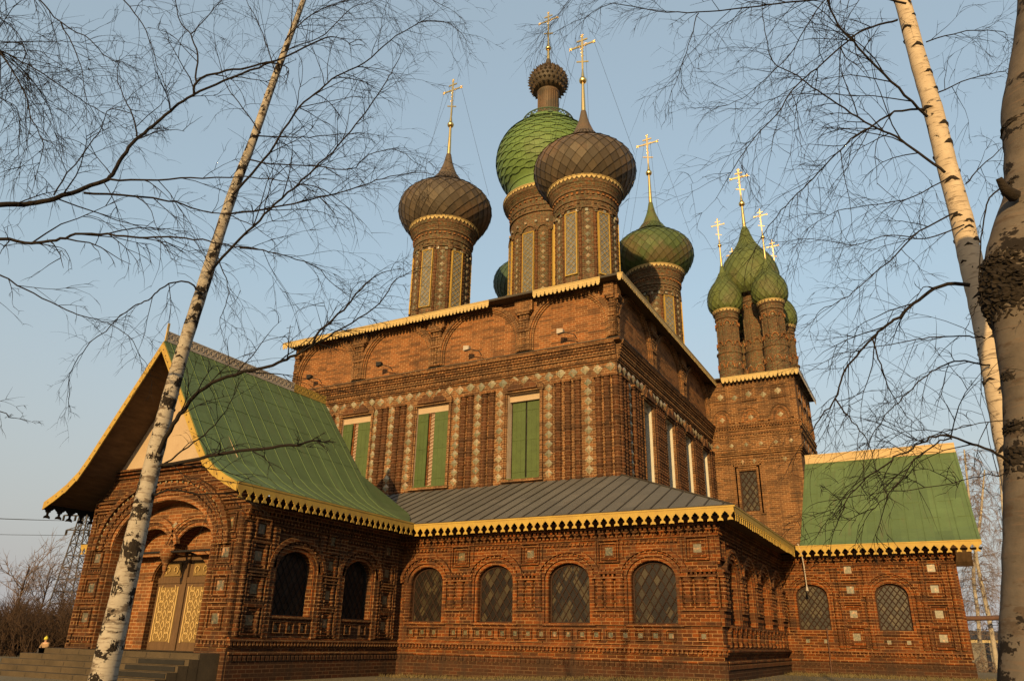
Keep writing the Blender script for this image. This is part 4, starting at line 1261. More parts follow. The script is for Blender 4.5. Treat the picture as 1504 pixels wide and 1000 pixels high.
def drum(label, cx, cy, r, z0, zt, ringr, wins, zw0, zw1, hw, prof, smat, ncol, nrow, lift, cross, wires, style='diam', extra=None, glass='glass_pale', lbl_dome=None, ncols=12):
    mb = MB(); B = 'brick_drum'
    zt2 = zt - 2.3
    pr = [(r, z0), (r, zt2 - .3), (r + .12, zt2 - .28), (r + .12, zt2 - .1), (r + .02, zt2 - .08), (r + .02, zt2 + .35), (r + .10, zt2 + .37), (r + .10, zt2 + .5),
          (r + .06, zt2 + .55), (r + .14, zt2 + 1.1), (r + .22, zt2 + 1.12), (r + .22, zt2 + 1.28), (r + .2, zt2 + 1.3), (ringr - .15, zt2 + 1.75), (ringr - .10, zt2 + 1.78), (ringr - .06, zt - .1), (r - .3, zt)]
    mb.lathe(cx, cy, pr, B, 48, False, rad=r)
    def bead(rr, zc, n, s, mat):
        for k in range(n):
            a = 2 * PI * k / n
            F = Fr((cx + rr * math.cos(a), cy + rr * math.sin(a), 0), (-math.sin(a), math.cos(a), 0), (math.cos(a), math.sin(a), 0))
            fbox(mb, F, -s, s, -.1, .09, zc - s, zc + s, mat)
    bead(r + .12, zt2 + .92, 40, .085, 'brick_arch'); bead(r + .16, zt2 + 1.5, 44, .10, 'brick_arch'); bead(r + .02, zt2 + .15, 36, .10, B)
    def Fa(a, rr): return Fr((cx + rr * math.cos(a), cy + rr * math.sin(a), 0), (-math.sin(a), math.cos(a), 0), (math.cos(a), math.sin(a), 0))
    nw = len(wins)
    for w in wins:
        F = Fa(w, r - .02)
        for e in (-1, 1):      # paired shafts and tile strips between the lights
            fbead(mb, Fa(w + e * (hw + .26) / r, r - .05), 0, .15, 0, z0, zw1 + .3, 'brick_col', .3, 6)
        farch(mb, F, 0, zw1 + .1, hw + .12, .55, .15, -.15, .13, B, 10)
        Fb = Fa(w + PI / nw, r - .02)
        z = zw0 + .2
        while z < zw1 + .2:
            fdiam(mb, Fb, 0, z, .20, .04, 'tile', .08); z += .58
        for e in (-1, 1):
            fcol(mb, Fa(w + PI / nw + e * .36 / r, r - .05), 0, .10, 0, z0, zw1 + .3, B, .16, .25, 6)
        farch(mb, Fb, 0, zw1 + .1, .45, .5, .14, -.15, .12, B, 10)
    bead(r + .04, zw1 + 1.05 if zw1 + 1.05 < zt2 else zt2 - .5, 22, .11, 'tile')
    o = mb.build('domed_drum', church)
    if label: o["label"] = label
    for w in wins:
        F = Fa(w, r + .05)
        m2 = MB()
        for (a, b_, c, d) in ((-hw - .07, -hw, zw0 - .07, zw1 + .07), (hw, hw + .07, zw0 - .07, zw1 + .07), (-hw, hw, zw1, zw1 + .07), (-hw, hw, zw0 - .07, zw0)):
            fbox(m2, F, a, b_, -.3, .06, c, d, 'yellow')
        P = F.p
        n = int((zw1 - zw0) / .42)
        for k in range(-1, n + 1):
            for sg in (-1, 1):
                za, zb_ = zw0 + k * .42, zw0 + k * .42 + .84
                ua, ub = -hw * sg, hw * sg
                t0 = max(0, (zw0 - za) / (zb_ - za)); t1 = min(1, (zw1 - za) / (zb_ - za))
                if t1 > t0:
                    m2.tube([P(ua + (ub - ua) * t0, .03, za + (zb_ - za) * t0), P(ua + (ub - ua) * t1, .03, za + (zb_ - za) * t1)], .016, 'yellow', 4)
        m2.face([P(-hw, .0, zw0), P(hw, .0, zw0), P(hw, .0, zw1), P(-hw, .0, zw1)], glass, uv=[(-hw, zw0), (hw, zw0), (hw, zw1), (-hw, zw1)])
        m2.build('lancet_window', o)
    m3 = MB()
    ring_teeth(m3, cx, cy, ringr, zt, .16, .22, int(2 * PI * ringr / .36), 'cream')
    m3.build('ring_valance', o)
    m4 = MB()
    sp = smooth_prof(prof, 5)
    m4.lathe(cx, cy, [(max(.02, a - .02), z) for a, z in sp], smat, 48, True)
    # shingles only on the bulb; the spike is plain sheet
    bulb = [q for q in sp if (q[0] > .95 or q[1] < prof[len(prof) // 2][1]) and (style == 'diam' or q[1] > 40.85)]
    onion_scales(m4, cx, cy, bulb, smat, ncol, nrow, lift, style=style)
    d = m4.build('onion_dome', o)
    if lbl_dome: d["label"] = lbl_dome
    if extra: extra(o)
    gold_cross(o, cx, cy, *cross, wires=wires)
    return o

def facing(cx, cy): return math.atan2(CP.y - cy, CP.x - cx)
small = [(2.35, 33.15), (2.6, 33.3), (3.3, 33.95), (3.8, 34.8), (3.97, 35.5), (3.78, 36.35), (3.2, 37.0), (2.45, 37.52), (1.85, 37.9), (1.48, 38.25), (1.12, 38.8), (.76, 39.6), (.44, 40.5), (.24, 41.5)]
def sw6(a): return [a + PI / 3 * (k + .5) for k in range(6)]
zz = 24.5
drum("domed drum with brown shingled dome, left of the front pair", -23.3, 10.0, 2.34, zz, 33.6, 2.92, sw6(facing(-23.3, 10)), 25.7, 31.0 - .35, .42, small, 'brown_scale', 28, 17, .085, (41.3, 44.72, 49.75, .30, .95), (3.9, 36.5))
drum("domed drum with brown shingled dome, near the front corner", -10.33, 10.0, 2.34, zz, 33.6, 2.92, sw6(facing(-10.33, 10) + .06), 25.7, 31.0 - .35, .42, small, 'brown_scale', 28, 17, .085, (41.3, 44.65, 49.4, .32, 1.08), (3.9, 36.5))
drum("domed drum with patchy green and brown dome at the back right", -10.0, 26.0, 2.2, zz, 33.8, 2.75, sw6(facing(-10, 26)), 25.7, 31.0 - .35, .42, [(r * .94, z + .3) for r, z in small], 'mixed_scale', 28, 17, .085, (41.6, 45.3, 49.8, .31, 1.05), (3.7, 36.8))
drum("domed drum with dark green dome half hidden at the back", -23.3, 26.0, 2.2, zz, 33.8, 2.75, sw6(facing(-23.3, 26)), 25.7, 31.0 - .35, .42, [(r * .94, z + .3) for r, z in small], 'dim_scale', 28, 17, .085, (41.6, 45.3, 48.0, .31, 1.0), None)
# the great central drum: bright green chevron dome carrying a small studded bulb
CX, CY = -17.35, 18.0
big = [(3.5, 39.0), (3.55, 39.3), (3.6, 40.2), (3.8, 40.7), (4.4, 41.6), (4.82, 42.75), (4.92, 43.7), (4.74, 44.9), (4.2, 46.0), (3.45, 46.75), (3.1, 46.98)]
def lantern(o):
    m = MB()
    m.lathe(CX, CY, [(3.12, 46.890), (3.2, 46.940), (3.15, 47.060), (2.95, 47.140), (2.7, 47.640), (2.45, 47.940), (1.2, 48.390), (1.02, 48.540)], 'bright_scale', 40)
    n = 44
    for k in range(n):
        a = 2 * PI * k / n
        F = Fr((CX + 3.1 * math.cos(a), CY + 3.1 * math.sin(a), 0), (-math.sin(a), math.cos(a), 0), (math.cos(a), math.sin(a), 0))
        fbox(m, F, -.09, .09, -.1, .1, 46.920, 47.080, 'bright_scale')
    for k in range(10):     # little dormers on the shoulder
        a = 2 * PI * k / 10 + .2
        F = Fr((CX + 2.72 * math.cos(a), CY + 2.72 * math.sin(a), 0), (-math.sin(a), math.cos(a), 0), (math.cos(a), math.sin(a), 0))
        fpoly(m, F, [(-.24, 47.490), (.24, 47.490), (0, 47.840)], -.3, .14, 'dim_scale')
        F = Fr((CX + 4.0 * math.cos(a), CY + 4.0 * math.sin(a), 0), (-math.sin(a), math.cos(a), 0), (math.cos(a), math.sin(a), 0))
        fpoly(m, F, [(-.22, 45.890), (.22, 45.890), (0, 46.260)], -.3, .16, 'bright_scale')
    m.build('dome_cap', o)
    m = MB()
    n = 40
    for k in range(n):
        a0, a1 = 2 * PI * k / n, 2 * PI * (k + 1) / n
        am = (a0 + a1) / 2
        for (p, q) in ((a0, a1), (a1, a0)):
            m.tube([(CX + 2.5 * math.cos(p), CY + 2.5 * math.sin(p), 47.920), (CX + 2.53 * math.cos(am), CY + 2.53 * math.sin(am), 48.140), (CX + 2.5 * math.cos(q), CY + 2.5 * math.sin(q), 48.240)], .04, 'dim_scale', 4)
    m.lathe(CX, CY, [(2.47, 48.240), (2.55, 48.240), (2.55, 48.320), (2.47, 48.320)], 'dim_scale', 40)
    m.build('lace_rim', o)
    m = MB()
    m.lathe(CX, CY, [(1.15, 48.45), (1.02, 48.6), (1.0, 51.7), (1.12, 51.8), (1.12, 52.0), (.95, 52.05)], 'brown_scale', 28)
    for k in range(28):
        a = 2 * PI * k / 28
        m.tube([(CX + 1.02 * math.cos(a), CY + 1.02 * math.sin(a), 48.65), (CX + 1.02 * math.cos(a), CY + 1.02 * math.sin(a), 51.7)], .045, 'brown_scale', 4)
    m.build('lantern_neck', o)
    m = MB()
    pb = smooth_prof([(.9, 52.0), (1.45, 52.25), (1.78, 52.8), (1.85, 53.4), (1.65, 54.05), (1.2, 54.55), (.72, 54.9), (.42, 55.35), (.22, 56.2)], 4)
    m.lathe(CX, CY, pb, 'brown_scale', 28)
    rows_ = [(52.35, 1.5), (52.75, 1.74), (53.15, 1.84), (53.55, 1.82), (53.95, 1.68), (54.3, 1.42), (54.6, 1.12)]
    for i, (z, rr) in enumerate(rows_):
        n = max(10, int(2 * PI * rr / .42))
        for k in range(n):
            a = 2 * PI * (k + .5 * (i % 2)) / n; da = .5 * 2 * PI / n
            el = (z - 53.35) / 1.9
            tip = (CX + (rr + .26) * math.cos(a), CY + (rr + .26) * math.sin(a), z + el * .22)
            q = [(CX + (rr - .02) * math.cos(a - da), CY + (rr - .02) * math.sin(a - da), z), (CX + (rr - .04) * math.cos(a), CY + (rr - .04) * math.sin(a), z - .21),
                 (CX + (rr - .02) * math.cos(a + da), CY + (rr - .02) * math.sin(a + da), z), (CX + (rr - .06) * math.cos(a), CY + (rr - .06) * math.sin(a), z + .21)]
            for e in range(4):
                m.face([q[e], q[(e + 1) % 4], tip], 'brown_scale')
    m.build('studded_bulb', o)
    m = MB()
    ring_teeth(m, CX, CY, 3.62, 40.35, .05, .08, 60, 'bright_scale')
    m.build('neck_band', o)
drum("tall central drum with bright green chevron dome and studded bulb", CX, CY, 3.42, zz, 39.0, 4.15, [facing(CX, CY) + PI / 4 * (k + .5) - .12 for k in range(8)], 27.0, 34.4, .5, big, 'bright_scale', 32, 19, .07, (56.0, 57.7, 62.4, .30, 1.03), (2.2, 53.8), style='chev', extra=lantern)

# --- the domed chapel at the far corner
HX0, HX1, HY0, HY1 = -7.3, .35, 31.45, 40.8
mb = MB(); Fh = front(HY0); B = 'brick_high'
fwall(mb, Fh, HX0, HX1, 8.0, 24.2, [(-4.25, .74, 12.3, 15.85, 0)], B, 0, .4)
mb.face([(HX1, HY0, 8), (HX1, HY1, 8), (HX1, HY1, 24.2), (HX1, HY0, 24.2)], B)
Fhx = side(HX1)
for (F, a, b_) in ((Fh, HX0, HX1 + .02), (Fhx, HY0, HY1)):
    fbox(mb, F, a, b_, -.01, .14, 17.25, 17.4, B)
    for (z, h, dd) in ((17.0, .1, .08), (17.4, .12, .22), (17.52, .16, .3)):
        fbox(mb, F, a, b_ + dd * .9, -.01, dd, z, z + h, B)
    fbox(mb, F, a, b_ + .2, -.01, .22, 17.68, 24.15, B)
    for (z, h, dd, dn) in ((18.75, .1, .3, 0), (18.85, .16, .34, 1), (19.02, .1, .36, 0), (19.4, .08, .32, 0), (19.5, .15, .36, 1), (19.66, .1, .4, 0)):
        (fdent(mb, F, a, b_ + .2, z, z + h, .2, dd, .24, B) if dn else fbox(mb, F, a, b_ + .2, .2, dd, z, z + h, B))
    n = 3
    w = (b_ - a) / n
    for k in range(n):
        c = a + w * (k + .5)
        for (e, ww, dd) in ((.0, .12, .26), (.12, .14, .33), (.26, .14, .29), (.4, .18, .38)):
            farch(mb, F, c, 20.15, .52 + e, .95 + e * .9, ww, .2, dd, B if e != .12 else 'brick_arch', 14)
        fpoly(mb, F, [(c - .5 * math.cos(PI * t / 10), 20.1 + .9 * math.sin(PI * t / 10)) for t in range(11)], .2, .235, 'brick_arch')
        fdiam(mb, F, c, 20.55, .25, .24, 'tile', .06)
        fdiam(mb, F, c, 22.75, .32, .22, 'tile', .08); fdiam(mb, F, c + w * .5, 22.55, .28, .22, 'tile', .08) if k < n - 1 else None
        fniche(mb, F, c, 22.75, .34, B, .22, False, 2, .1)
        for q in (.25, .75):       # pointed niches of the frieze
            cc = a + w * (k + q)
            og = [(cc - .52 * math.cos(PI * t / 12), 17.75 + .62 * math.sin(PI * t / 12) + .25 * max(0, 1 - abs(t - 6) / 2.2)) for t in range(13)]
            fpoly(mb, F, og, .2, .30, B)
            fdiam(mb, F, cc, 18.1, .2, .3, 'tile', .06)
    fdent(mb, F, a, b_ + .2, 19.85, 20.0, .2, .34, .22, B)
for (a, b_) in ((-5.5, -5.05), (-3.45, -3.0)):
    fbox(mb, Fh, a, b_, -.01, .12, 12.0, 16.2, B)
for (e, dd) in ((.05, .05), (.2, .12), (.36, .18)):
    fbox(mb, Fh, -4.25 - .74 - e - .12, -4.25 - .74 - e, -.01, dd, 12.1, 16.0 + e, B)
    fbox(mb, Fh, -4.25 + .74 + e, -4.25 + .74 + e + .12, -.01, dd, 12.1, 16.0 + e, B)
    fbox(mb, Fh, -4.25 - .74 - e - .12, -4.25 + .74 + e + .12, -.01, dd, 15.9 + e, 16.02 + e, B)
for z in (16.5, 16.75):
    fdent(mb, Fh, HX0, HX1, z, z + .13, -.01, .1, .24, B)
fbox(mb, Fh, -2.45, -2.3, -.01, .1, 8.5, 17.0, B); fbox(mb, Fh, -2.2, -2.1, -.01, .06, 8.5, 17.0, B)
for q in (-4.6, -3.6, -1.0):
    fdiam(mb, Fh, q, 16.62, .22, .06, 'tile', .08)
mb.build('chapel_wall', church)
lattice_window(church, Fh, -4.25, .74, 12.3, 15.85, 0, -.25, 'glass', .5, .7, .045, 'lead', 'lattice_window', .1)
eave_roof('chapel_roof', HX0, HX1, HY0, HY1, 24.45, .75, 1.7, 'dark_roof', 0, .1)
mb = MB()
lace(mb, (-5.7, HY0 - .79, 0), (HX1 + .75, HY0 - .79, 0), 24.45, .26, .32, .34, 'cream', (0, -1, 0), 1)
mb.build('eave_valance', church)
mb = MB()
lace(mb, (HX1 + .79, HY0 - .75, 0), (HX1 + .79, HY1 + .7, 0), 24.45, .24, .26, .34, 'silver', (1, 0, 0), 1)
mb.build('eave_valance', church)

def chapel_drum(cx, cy, r, z0, zt, prof, cross, label, ncol=18, nrow=11):
    mb = MB(); B = 'brick_drum'
    h = zt - z0; b = z0 + h * .33
    mb.lathe(cx, cy, [(r + .02, z0 - .5), (r + .02, b - .1), (r + .12, b), (r + .12, b + .12), (r - .06, b + .2), (r - .08, zt - 1.0), (r + .02, zt - .95), (r + .02, zt - .8), (r - .03, zt - .75), (r + .06, zt - .4), (r + .14, zt - .38), (r + .14, zt - .1), (r - .2, zt)], B, 32, False, rad=r)
    n = 8
    for k in range(n):
        a = 2 * PI * k / n + .2
        F = Fr((cx + r * math.cos(a), cy + r * math.sin(a), 0), (-math.sin(a), math.cos(a), 0), (math.cos(a), math.sin(a), 0))
        farch(mb, F, 0, z0 + h * .10, .30, .55, .1, -.1, .08, 'brick_arch', 8)
        farch(mb, F, 0, b + .75, .26, .4, .1, -.15, .04, 'brick_arch', 8)
        farch(mb, F, 0, zt - 1.75, .26, .4, .1, -.15, .04, 'brick_arch', 8)
        fdiam(mb, F, 0, z0 + h * .17, .17, .02, 'tile', .06)
        fdiam(mb, F, 0, zt - 1.5, .14, -.06, 'tile', .06)
        fcol(mb, Fr((cx + (r - .1) * math.cos(a + PI / n), cy + (r - .1) * math.sin(a + PI / n), 0), (-math.sin(a + PI / n), math.cos(a + PI / n), 0), (math.cos(a + PI / n), math.sin(a + PI / n), 0)), 0, .10, 0, b + .2, zt - 1.0, B, .16, .25, 6)
    o = mb.build('domed_drum', church); o["label"] = label
    m3 = MB(); ring_teeth(m3, cx, cy, r + .17, zt, .13, .16, 24, 'cream', seg=32); m3.build('ring_valance', o)
    m4 = MB(); sp = smooth_prof(prof, 5)
    m4.lathe(cx, cy, [(max(.02, a - .015), z) for a, z in sp], 'green_scale', 36, True)
    onion_scales(m4, cx, cy, [q for q in sp if q[0] > .33], 'green_scale', ncol, nrow, .085)
    m4.build('onion_dome', o)
    gold_cross(o, cx, cy, *cross)
def cp(r, z0, h): # small onion, bulb radius r
    return [(r * k, z0 + h * t) for k, t in ((.66, 0), (.80, .03), (.95, .11), (1.0, .23), (.97, .35), (.86, .47), (.68, .57), (.46, .66), (.29, .76), (.16, .9), (.1, 1.0))]
chapel_drum(-5.2, 33.3, 1.12, 25.2, 32.0, cp(1.68, 31.9, 5.2), (36.9, 39.5, 42.6, .2, .62), "slender drum with small green dome, front left of the chapel cluster")
chapel_drum(-.92, 33.3, 1.12, 25.2, 32.15, cp(1.70, 32.05, 4.9), (36.7, 39.4, 42.6, .2, .62), "slender drum with small green dome, front right of the chapel cluster")
chapel_drum(-3.05, 36.2, 1.2, 25.2, 34.6, cp(2.88, 34.4, 8.2), (42.4, 45.5, 49.8, .33, .9), "central drum of the chapel cluster with the largest green dome", 22, 14)
chapel_drum(-.85, 39.2, 1.08, 25.2, 31.8, cp(1.5, 31.7, 4.8), (36.2, 38.8, 42.0, .2, .6), "slender drum with small green dome, behind on the right of the chapel cluster")
chapel_drum(-5.1, 39.2, 1.08, 25.2, 31.8, cp(1.5, 31.7, 4.8), (36.2, 38.8, 42.0, .2, .6), "slender drum with small green dome, hidden behind the chapel cluster")
# ------------------------------------------------------------------ trees
M['bark'] = bark_mat("birch_bark", (0.37, 0.30, 0.22), (0.25, 0.195, 0.14), 1.0)
M['bark_shaded'] = bark_mat("shaded_birch_bark", (0.28, 0.25, 0.21), (0.18, 0.155, 0.125), 1.13)  # same birch bark, with the shade on this stem put into the colour
M['bark_old_shaded'] = bark_mat("old_shaded_birch_bark", (0.105, 0.086, 0.069), (0.045, 0.036, 0.028), 1.1)  # rough old bark, darkened further to carry the shade on this trunk
M['bark_scar'] = plain_mat("black_bark_scar", (0.017, 0.013, 0.010), 0.95, 0.5, 9.0, bump=1.0, col2=(0.034, 0.025, 0.018))
M['limb'] = plain_mat("limb_bark", (0.019, 0.0135, 0.010), 0.9, 0.45, 5.0, col2=(0.011, 0.0085, 0.007))
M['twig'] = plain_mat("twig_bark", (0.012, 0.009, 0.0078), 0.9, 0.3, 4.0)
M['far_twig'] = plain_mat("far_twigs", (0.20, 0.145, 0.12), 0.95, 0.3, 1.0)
M['far_trunk'] = plain_mat("far_birch_stem", (0.42, 0.37, 0.31), 0.9, 0.4, 1.0)
M['thicket'] = plain_mat("thicket_stems", (0.075, 0.046, 0.030), 0.95, 0.4, 0.6)
FH = Vector((CF.x, CF.y, 0)).normalized()
def at_depth(px, py, D):
    d = CF * FPX + CR * (px - 752) + CU * (500 - py)
    return CP + d * (D / d.dot(FH))
def resample(pts, n):
    """smooth curve through the given points"""
    out = []
    for i in range(len(pts) - 1):
        p0 = pts[max(0, i - 1)]; p1 = pts[i]; p2 = pts[i + 1]; p3 = pts[min(len(pts) - 1, i + 2)]
        for k in range(n):
            t = k / n
            out.append(.5 * (2 * p1 + (p2 - p0) * t + (2 * p0 - 5 * p1 + 4 * p2 - p3) * t * t + (3 * p1 - p0 - 3 * p2 + p3) * t ** 3))
    out.append(pts[-1])
    return out
rnd = random.Random(21)
def rvec(): return Vector((rnd.gauss(0, 1), rnd.gauss(0, 1), rnd.gauss(0, 1)))
def twig(mb, P, d, L, r, lev, droop, mat, kids=5, nseg=6):
    pts = [P.copy()]; d = d.normalized(); dirs = [d.copy()]
    for k in range(nseg):
        d = (d + rvec() * .11 + Vector((0, 0, -droop * 1.5 * (k + 1) / nseg))).normalized()
        pts.append(pts[-1] + d * (L / nseg)); dirs.append(d.copy())
    n = len(pts)
    mb.tube(pts, [r * (1 - .72 * i / (n - 1)) for i in range(n)], mat, 3 if r < .006 else 4)
    if lev > 0:
        for q in range(kids):
            i = rnd.randint(1, n - 2)
            ax = dirs[i].cross(rvec()).normalized()
            a = math.radians(rnd.uniform(22, 58))
            nd_ = dirs[i] * math.cos(a) + ax * math.sin(a)
            twig(mb, pts[i].lerp(pts[i + 1], rnd.random()), nd_, L * rnd.uniform(.28, .7), max(.0024, r * .6), lev - 1, droop * 1.25, mat, max(2, kids - 2), max(4, nseg - 1))
def limb(mb, px, D, slope, r0, r1, mat='limb', dens=5.0, Lt=1.0, droop=.10, lev=2, skip=.12, kids=4):
    """a traced limb: px are points of the photograph, the limb swings away from or towards the viewer by slope"""
    base = at_depth(px[0][0], px[0][1], D)
    P = []
    run = 0.0
    for k, (x, y) in enumerate(px):
        if k: run += math.hypot(x - px[k - 1][0], y - px[k - 1][1]) * D / FPX
        P.append(at_depth(x, y, D + slope * run + rnd.uniform(-.06, .06)))
    C_ = resample(P, 4)
    n = len(C_)
    C_ = [p + rvec() * .006 for p in C_]
    mb.tube(C_, [r0 + (r1 - r0) * (i / (n - 1)) ** .8 for i in range(n)], mat, 7 if r0 > .02 else 5)
    tot = sum((C_[i + 1] - C_[i]).length for i in range(n - 1))
    r0 *= 1.15; r1 *= 1.15
    cnt = int(tot * dens * 1.0)
    for q in range(cnt):
        f = skip + (1 - skip) * (q + rnd.random()) / max(1, cnt)
        i = min(n - 2, int(f * (n - 1)))
        d = (C_[i + 1] - C_[i]).normalized()
        ax = d.cross(rvec()).normalized()
        a = math.radians(rnd.uniform(24, 58))
        nd_ = d * math.cos(a) + ax * math.sin(a)
        rr = r0 + (r1 - r0) * f
        twig(mb, C_[i], nd_, Lt * rnd.uniform(.5, 1.7) * (1.15 - .5 * f), max(.0036, min(.0085, rr * .5)), lev, droop, 'twig', kids)
    twig(mb, C_[-1], C_[-1] - C_[-2], Lt * .6, r1 * .9, lev, droop, 'twig', kids)
def stem(mb, px, wid, D, slope, mat, seg=14, lump=.03, ground=True):
    P = [at_depth(x, y, D + slope * k) for k, (x, y) in enumerate(px)]
    R = [w / 2 * D / FPX / (1 + 0) for w in wid]
    if ground:       # carry it down to the soil
        d = (P[0] - P[1]).normalized()
        t = (P[0].z + .1) / max(.05, -d.z)
        q = P[0] + d * t * .5; q2 = P[0] + d * t
        P = [q2, q] + P; R = [R[0] * 1.45, R[0] * 1.12] + R
    C_ = resample(P, 6)
    n = len(C_); m = len(P)
    RR = []
    for i in range(n):
        f = i / (n - 1) * (m - 1); k = min(m - 2, int(f)); RR.append(R[k] + (R[k + 1] - R[k]) * (f - k))
    RR = [r * (1 + rnd.uniform(-lump, lump)) for r in RR]
    mb.tube(C_, RR, mat, seg)
    return C_, RR
def scars(mb, C_, RR, n, mat='bark_scar', lo=0, hi=1.0, size=1.0):
    """black chevron scars where old limbs dropped off"""
    for k in range(n):
        i = int((lo + (hi - lo) * (k + rnd.random()) / n) * (len(C_) - 2))
        d = (C_[i + 1] - C_[i]).normalized(); r = RR[i]
        a = rnd.uniform(0, 2 * PI)
        s = d.orthogonal().normalized(); t = d.cross(s)
        c = rnd.uniform(.3, .8) * size
        rows = []
        for u in range(7):
            f = (u / 6 - .5) * 2
            an = a + f * .75 * c
            o = s * math.cos(an) + t * math.sin(an)
            th = (1 - f * f) * .036 * c * (r / .12) * rnd.uniform(.5, 1.3)
            q = C_[i] + o * (r * 1.012 + .004) - d * (abs(f) * .045 * c * (r / .12))
            rows.append([q + d * th - o * .008, q + d * th * .5 + o * .008 * (1 - f * f), q - d * th * .6 + o * .006 * (1 - f * f), q - d * th - o * .008])
        mb.grid(rows, mat, True)
def tree(label, cat='tree'):
    t = empty('birch_tree', (0, 0, 0))
    tag(t, label, cat)
    return t

# left birch in front of the porch
t1 = tree("slender white birch leaning right in front of the arched porch")
D1 = 9.0
mb = MB()
C1, R1 = stem(mb, [(150, 1000), (185, 850), (222, 690), (245, 600), (270, 510), (300, 415), (322, 345), (345, 275), (372, 205), (398, 130), (420, 70), (446, 0), (470, -70)], [36, 31, 25, 23, 21, 20, 18, 17, 15, 13.5, 12, 10, 8], D1, .04, 'bark_shaded', 16)
scars(mb, C1, R1, 26, lo=.1, hi=.9)
trunk1 = mb.build('trunk', t1)
mb = MB()
B = [
 ([(232, 664), (254, 622), (270, 600), (302, 568), (345, 549), (400, 536), (428, 524), (454, 511), (471, 484), (504, 455), (524, 431), (547, 408)], -.25, .030, .008, 4.5, .8),
 ([(454, 511), (484, 494), (517, 474), (557, 445), (580, 412), (600, 402)], -.2, .014, .005, 7, .6),
 ([(232, 687), (260, 668), (292, 644), (320, 618), (335, 595), (352, 560)], .3, .013, .004, 5, .6),
 ([(236, 684), (281, 676), (335, 665), (400, 657), (443, 652)], -.15, .024, .016, 3.5, .7),
 ([(222, 727), (255, 720), (290, 725), (330, 724), (362, 735)], .2, .016, .005, 4, .6),
 ([(306, 402), (336, 369), (372, 333), (405, 300), (438, 270), (462, 248), (495, 215), (521, 185), (548, 149), (568, 119), (579, 99)], -.2, .020, .006, 5.0, .8),
 ([(343, 285), (380, 244), (409, 205), (439, 158), (469, 132), (495, 112), (535, 92), (574, 59), (604, 40), (627, 31), (660, 35), (680, 52)], .2, .019, .005, 6, .8),
 ([(331, 315), (373, 310), (429, 299), (482, 287), (528, 274), (561, 262), (610, 254), (640, 258)], -.35, .015, .004, 7, .8),
 ([(372, 200), (410, 201), (445, 202), (488, 198), (528, 196)], .3, .012, .005, 7, .8),
 ([(366, 234), (396, 241), (462, 244), (515, 249), (541, 228), (581, 220), (606, 236)], -.1, .012, .004, 8, .8),
 ([(414, 78), (442, 66), (478, 50), (515, 13), (544, 3), (575, -12)], .3, .011, .004, 8, .9),
 ([(418, 60), (460, 20), (520, 0), (600, -10), (660, 12)], -.3, .011, .004, 9, .9),
 ([(288, 424), (277, 415), (254, 415), (231, 428), (218, 441), (195, 451), (172, 468), (155, 486), (132, 504), (112, 530), (102, 553), (102, 585)], .2, .013, .004, 4, .6),
 ([(352, 364), (385, 367), (425, 378), (464, 392), (484, 412), (520, 440)], .3, .011, .004, 8, .8),
 ([(318, 372), (326, 395), (335, 420), (330, 450), (322, 470)], -.3, .009, .004, 7, .6),
 ([(405, 110), (390, 60), (372, 20), (350, -20)], .3, .010, .004, 8, .8),
 ([(378, 190), (350, 150), (330, 120), (316, 60)], -.3, .010, .004, 7, .7),
 ([(425, 55), (430, 10), (425, -40)], -.2, .009, .004, 9, .8),
]
for px, sl, r0, r1, dn, lt in B:
    limb(mb, px, D1, sl, r0, r1, 'limb', dn, lt)
mb.build('crown', t1)

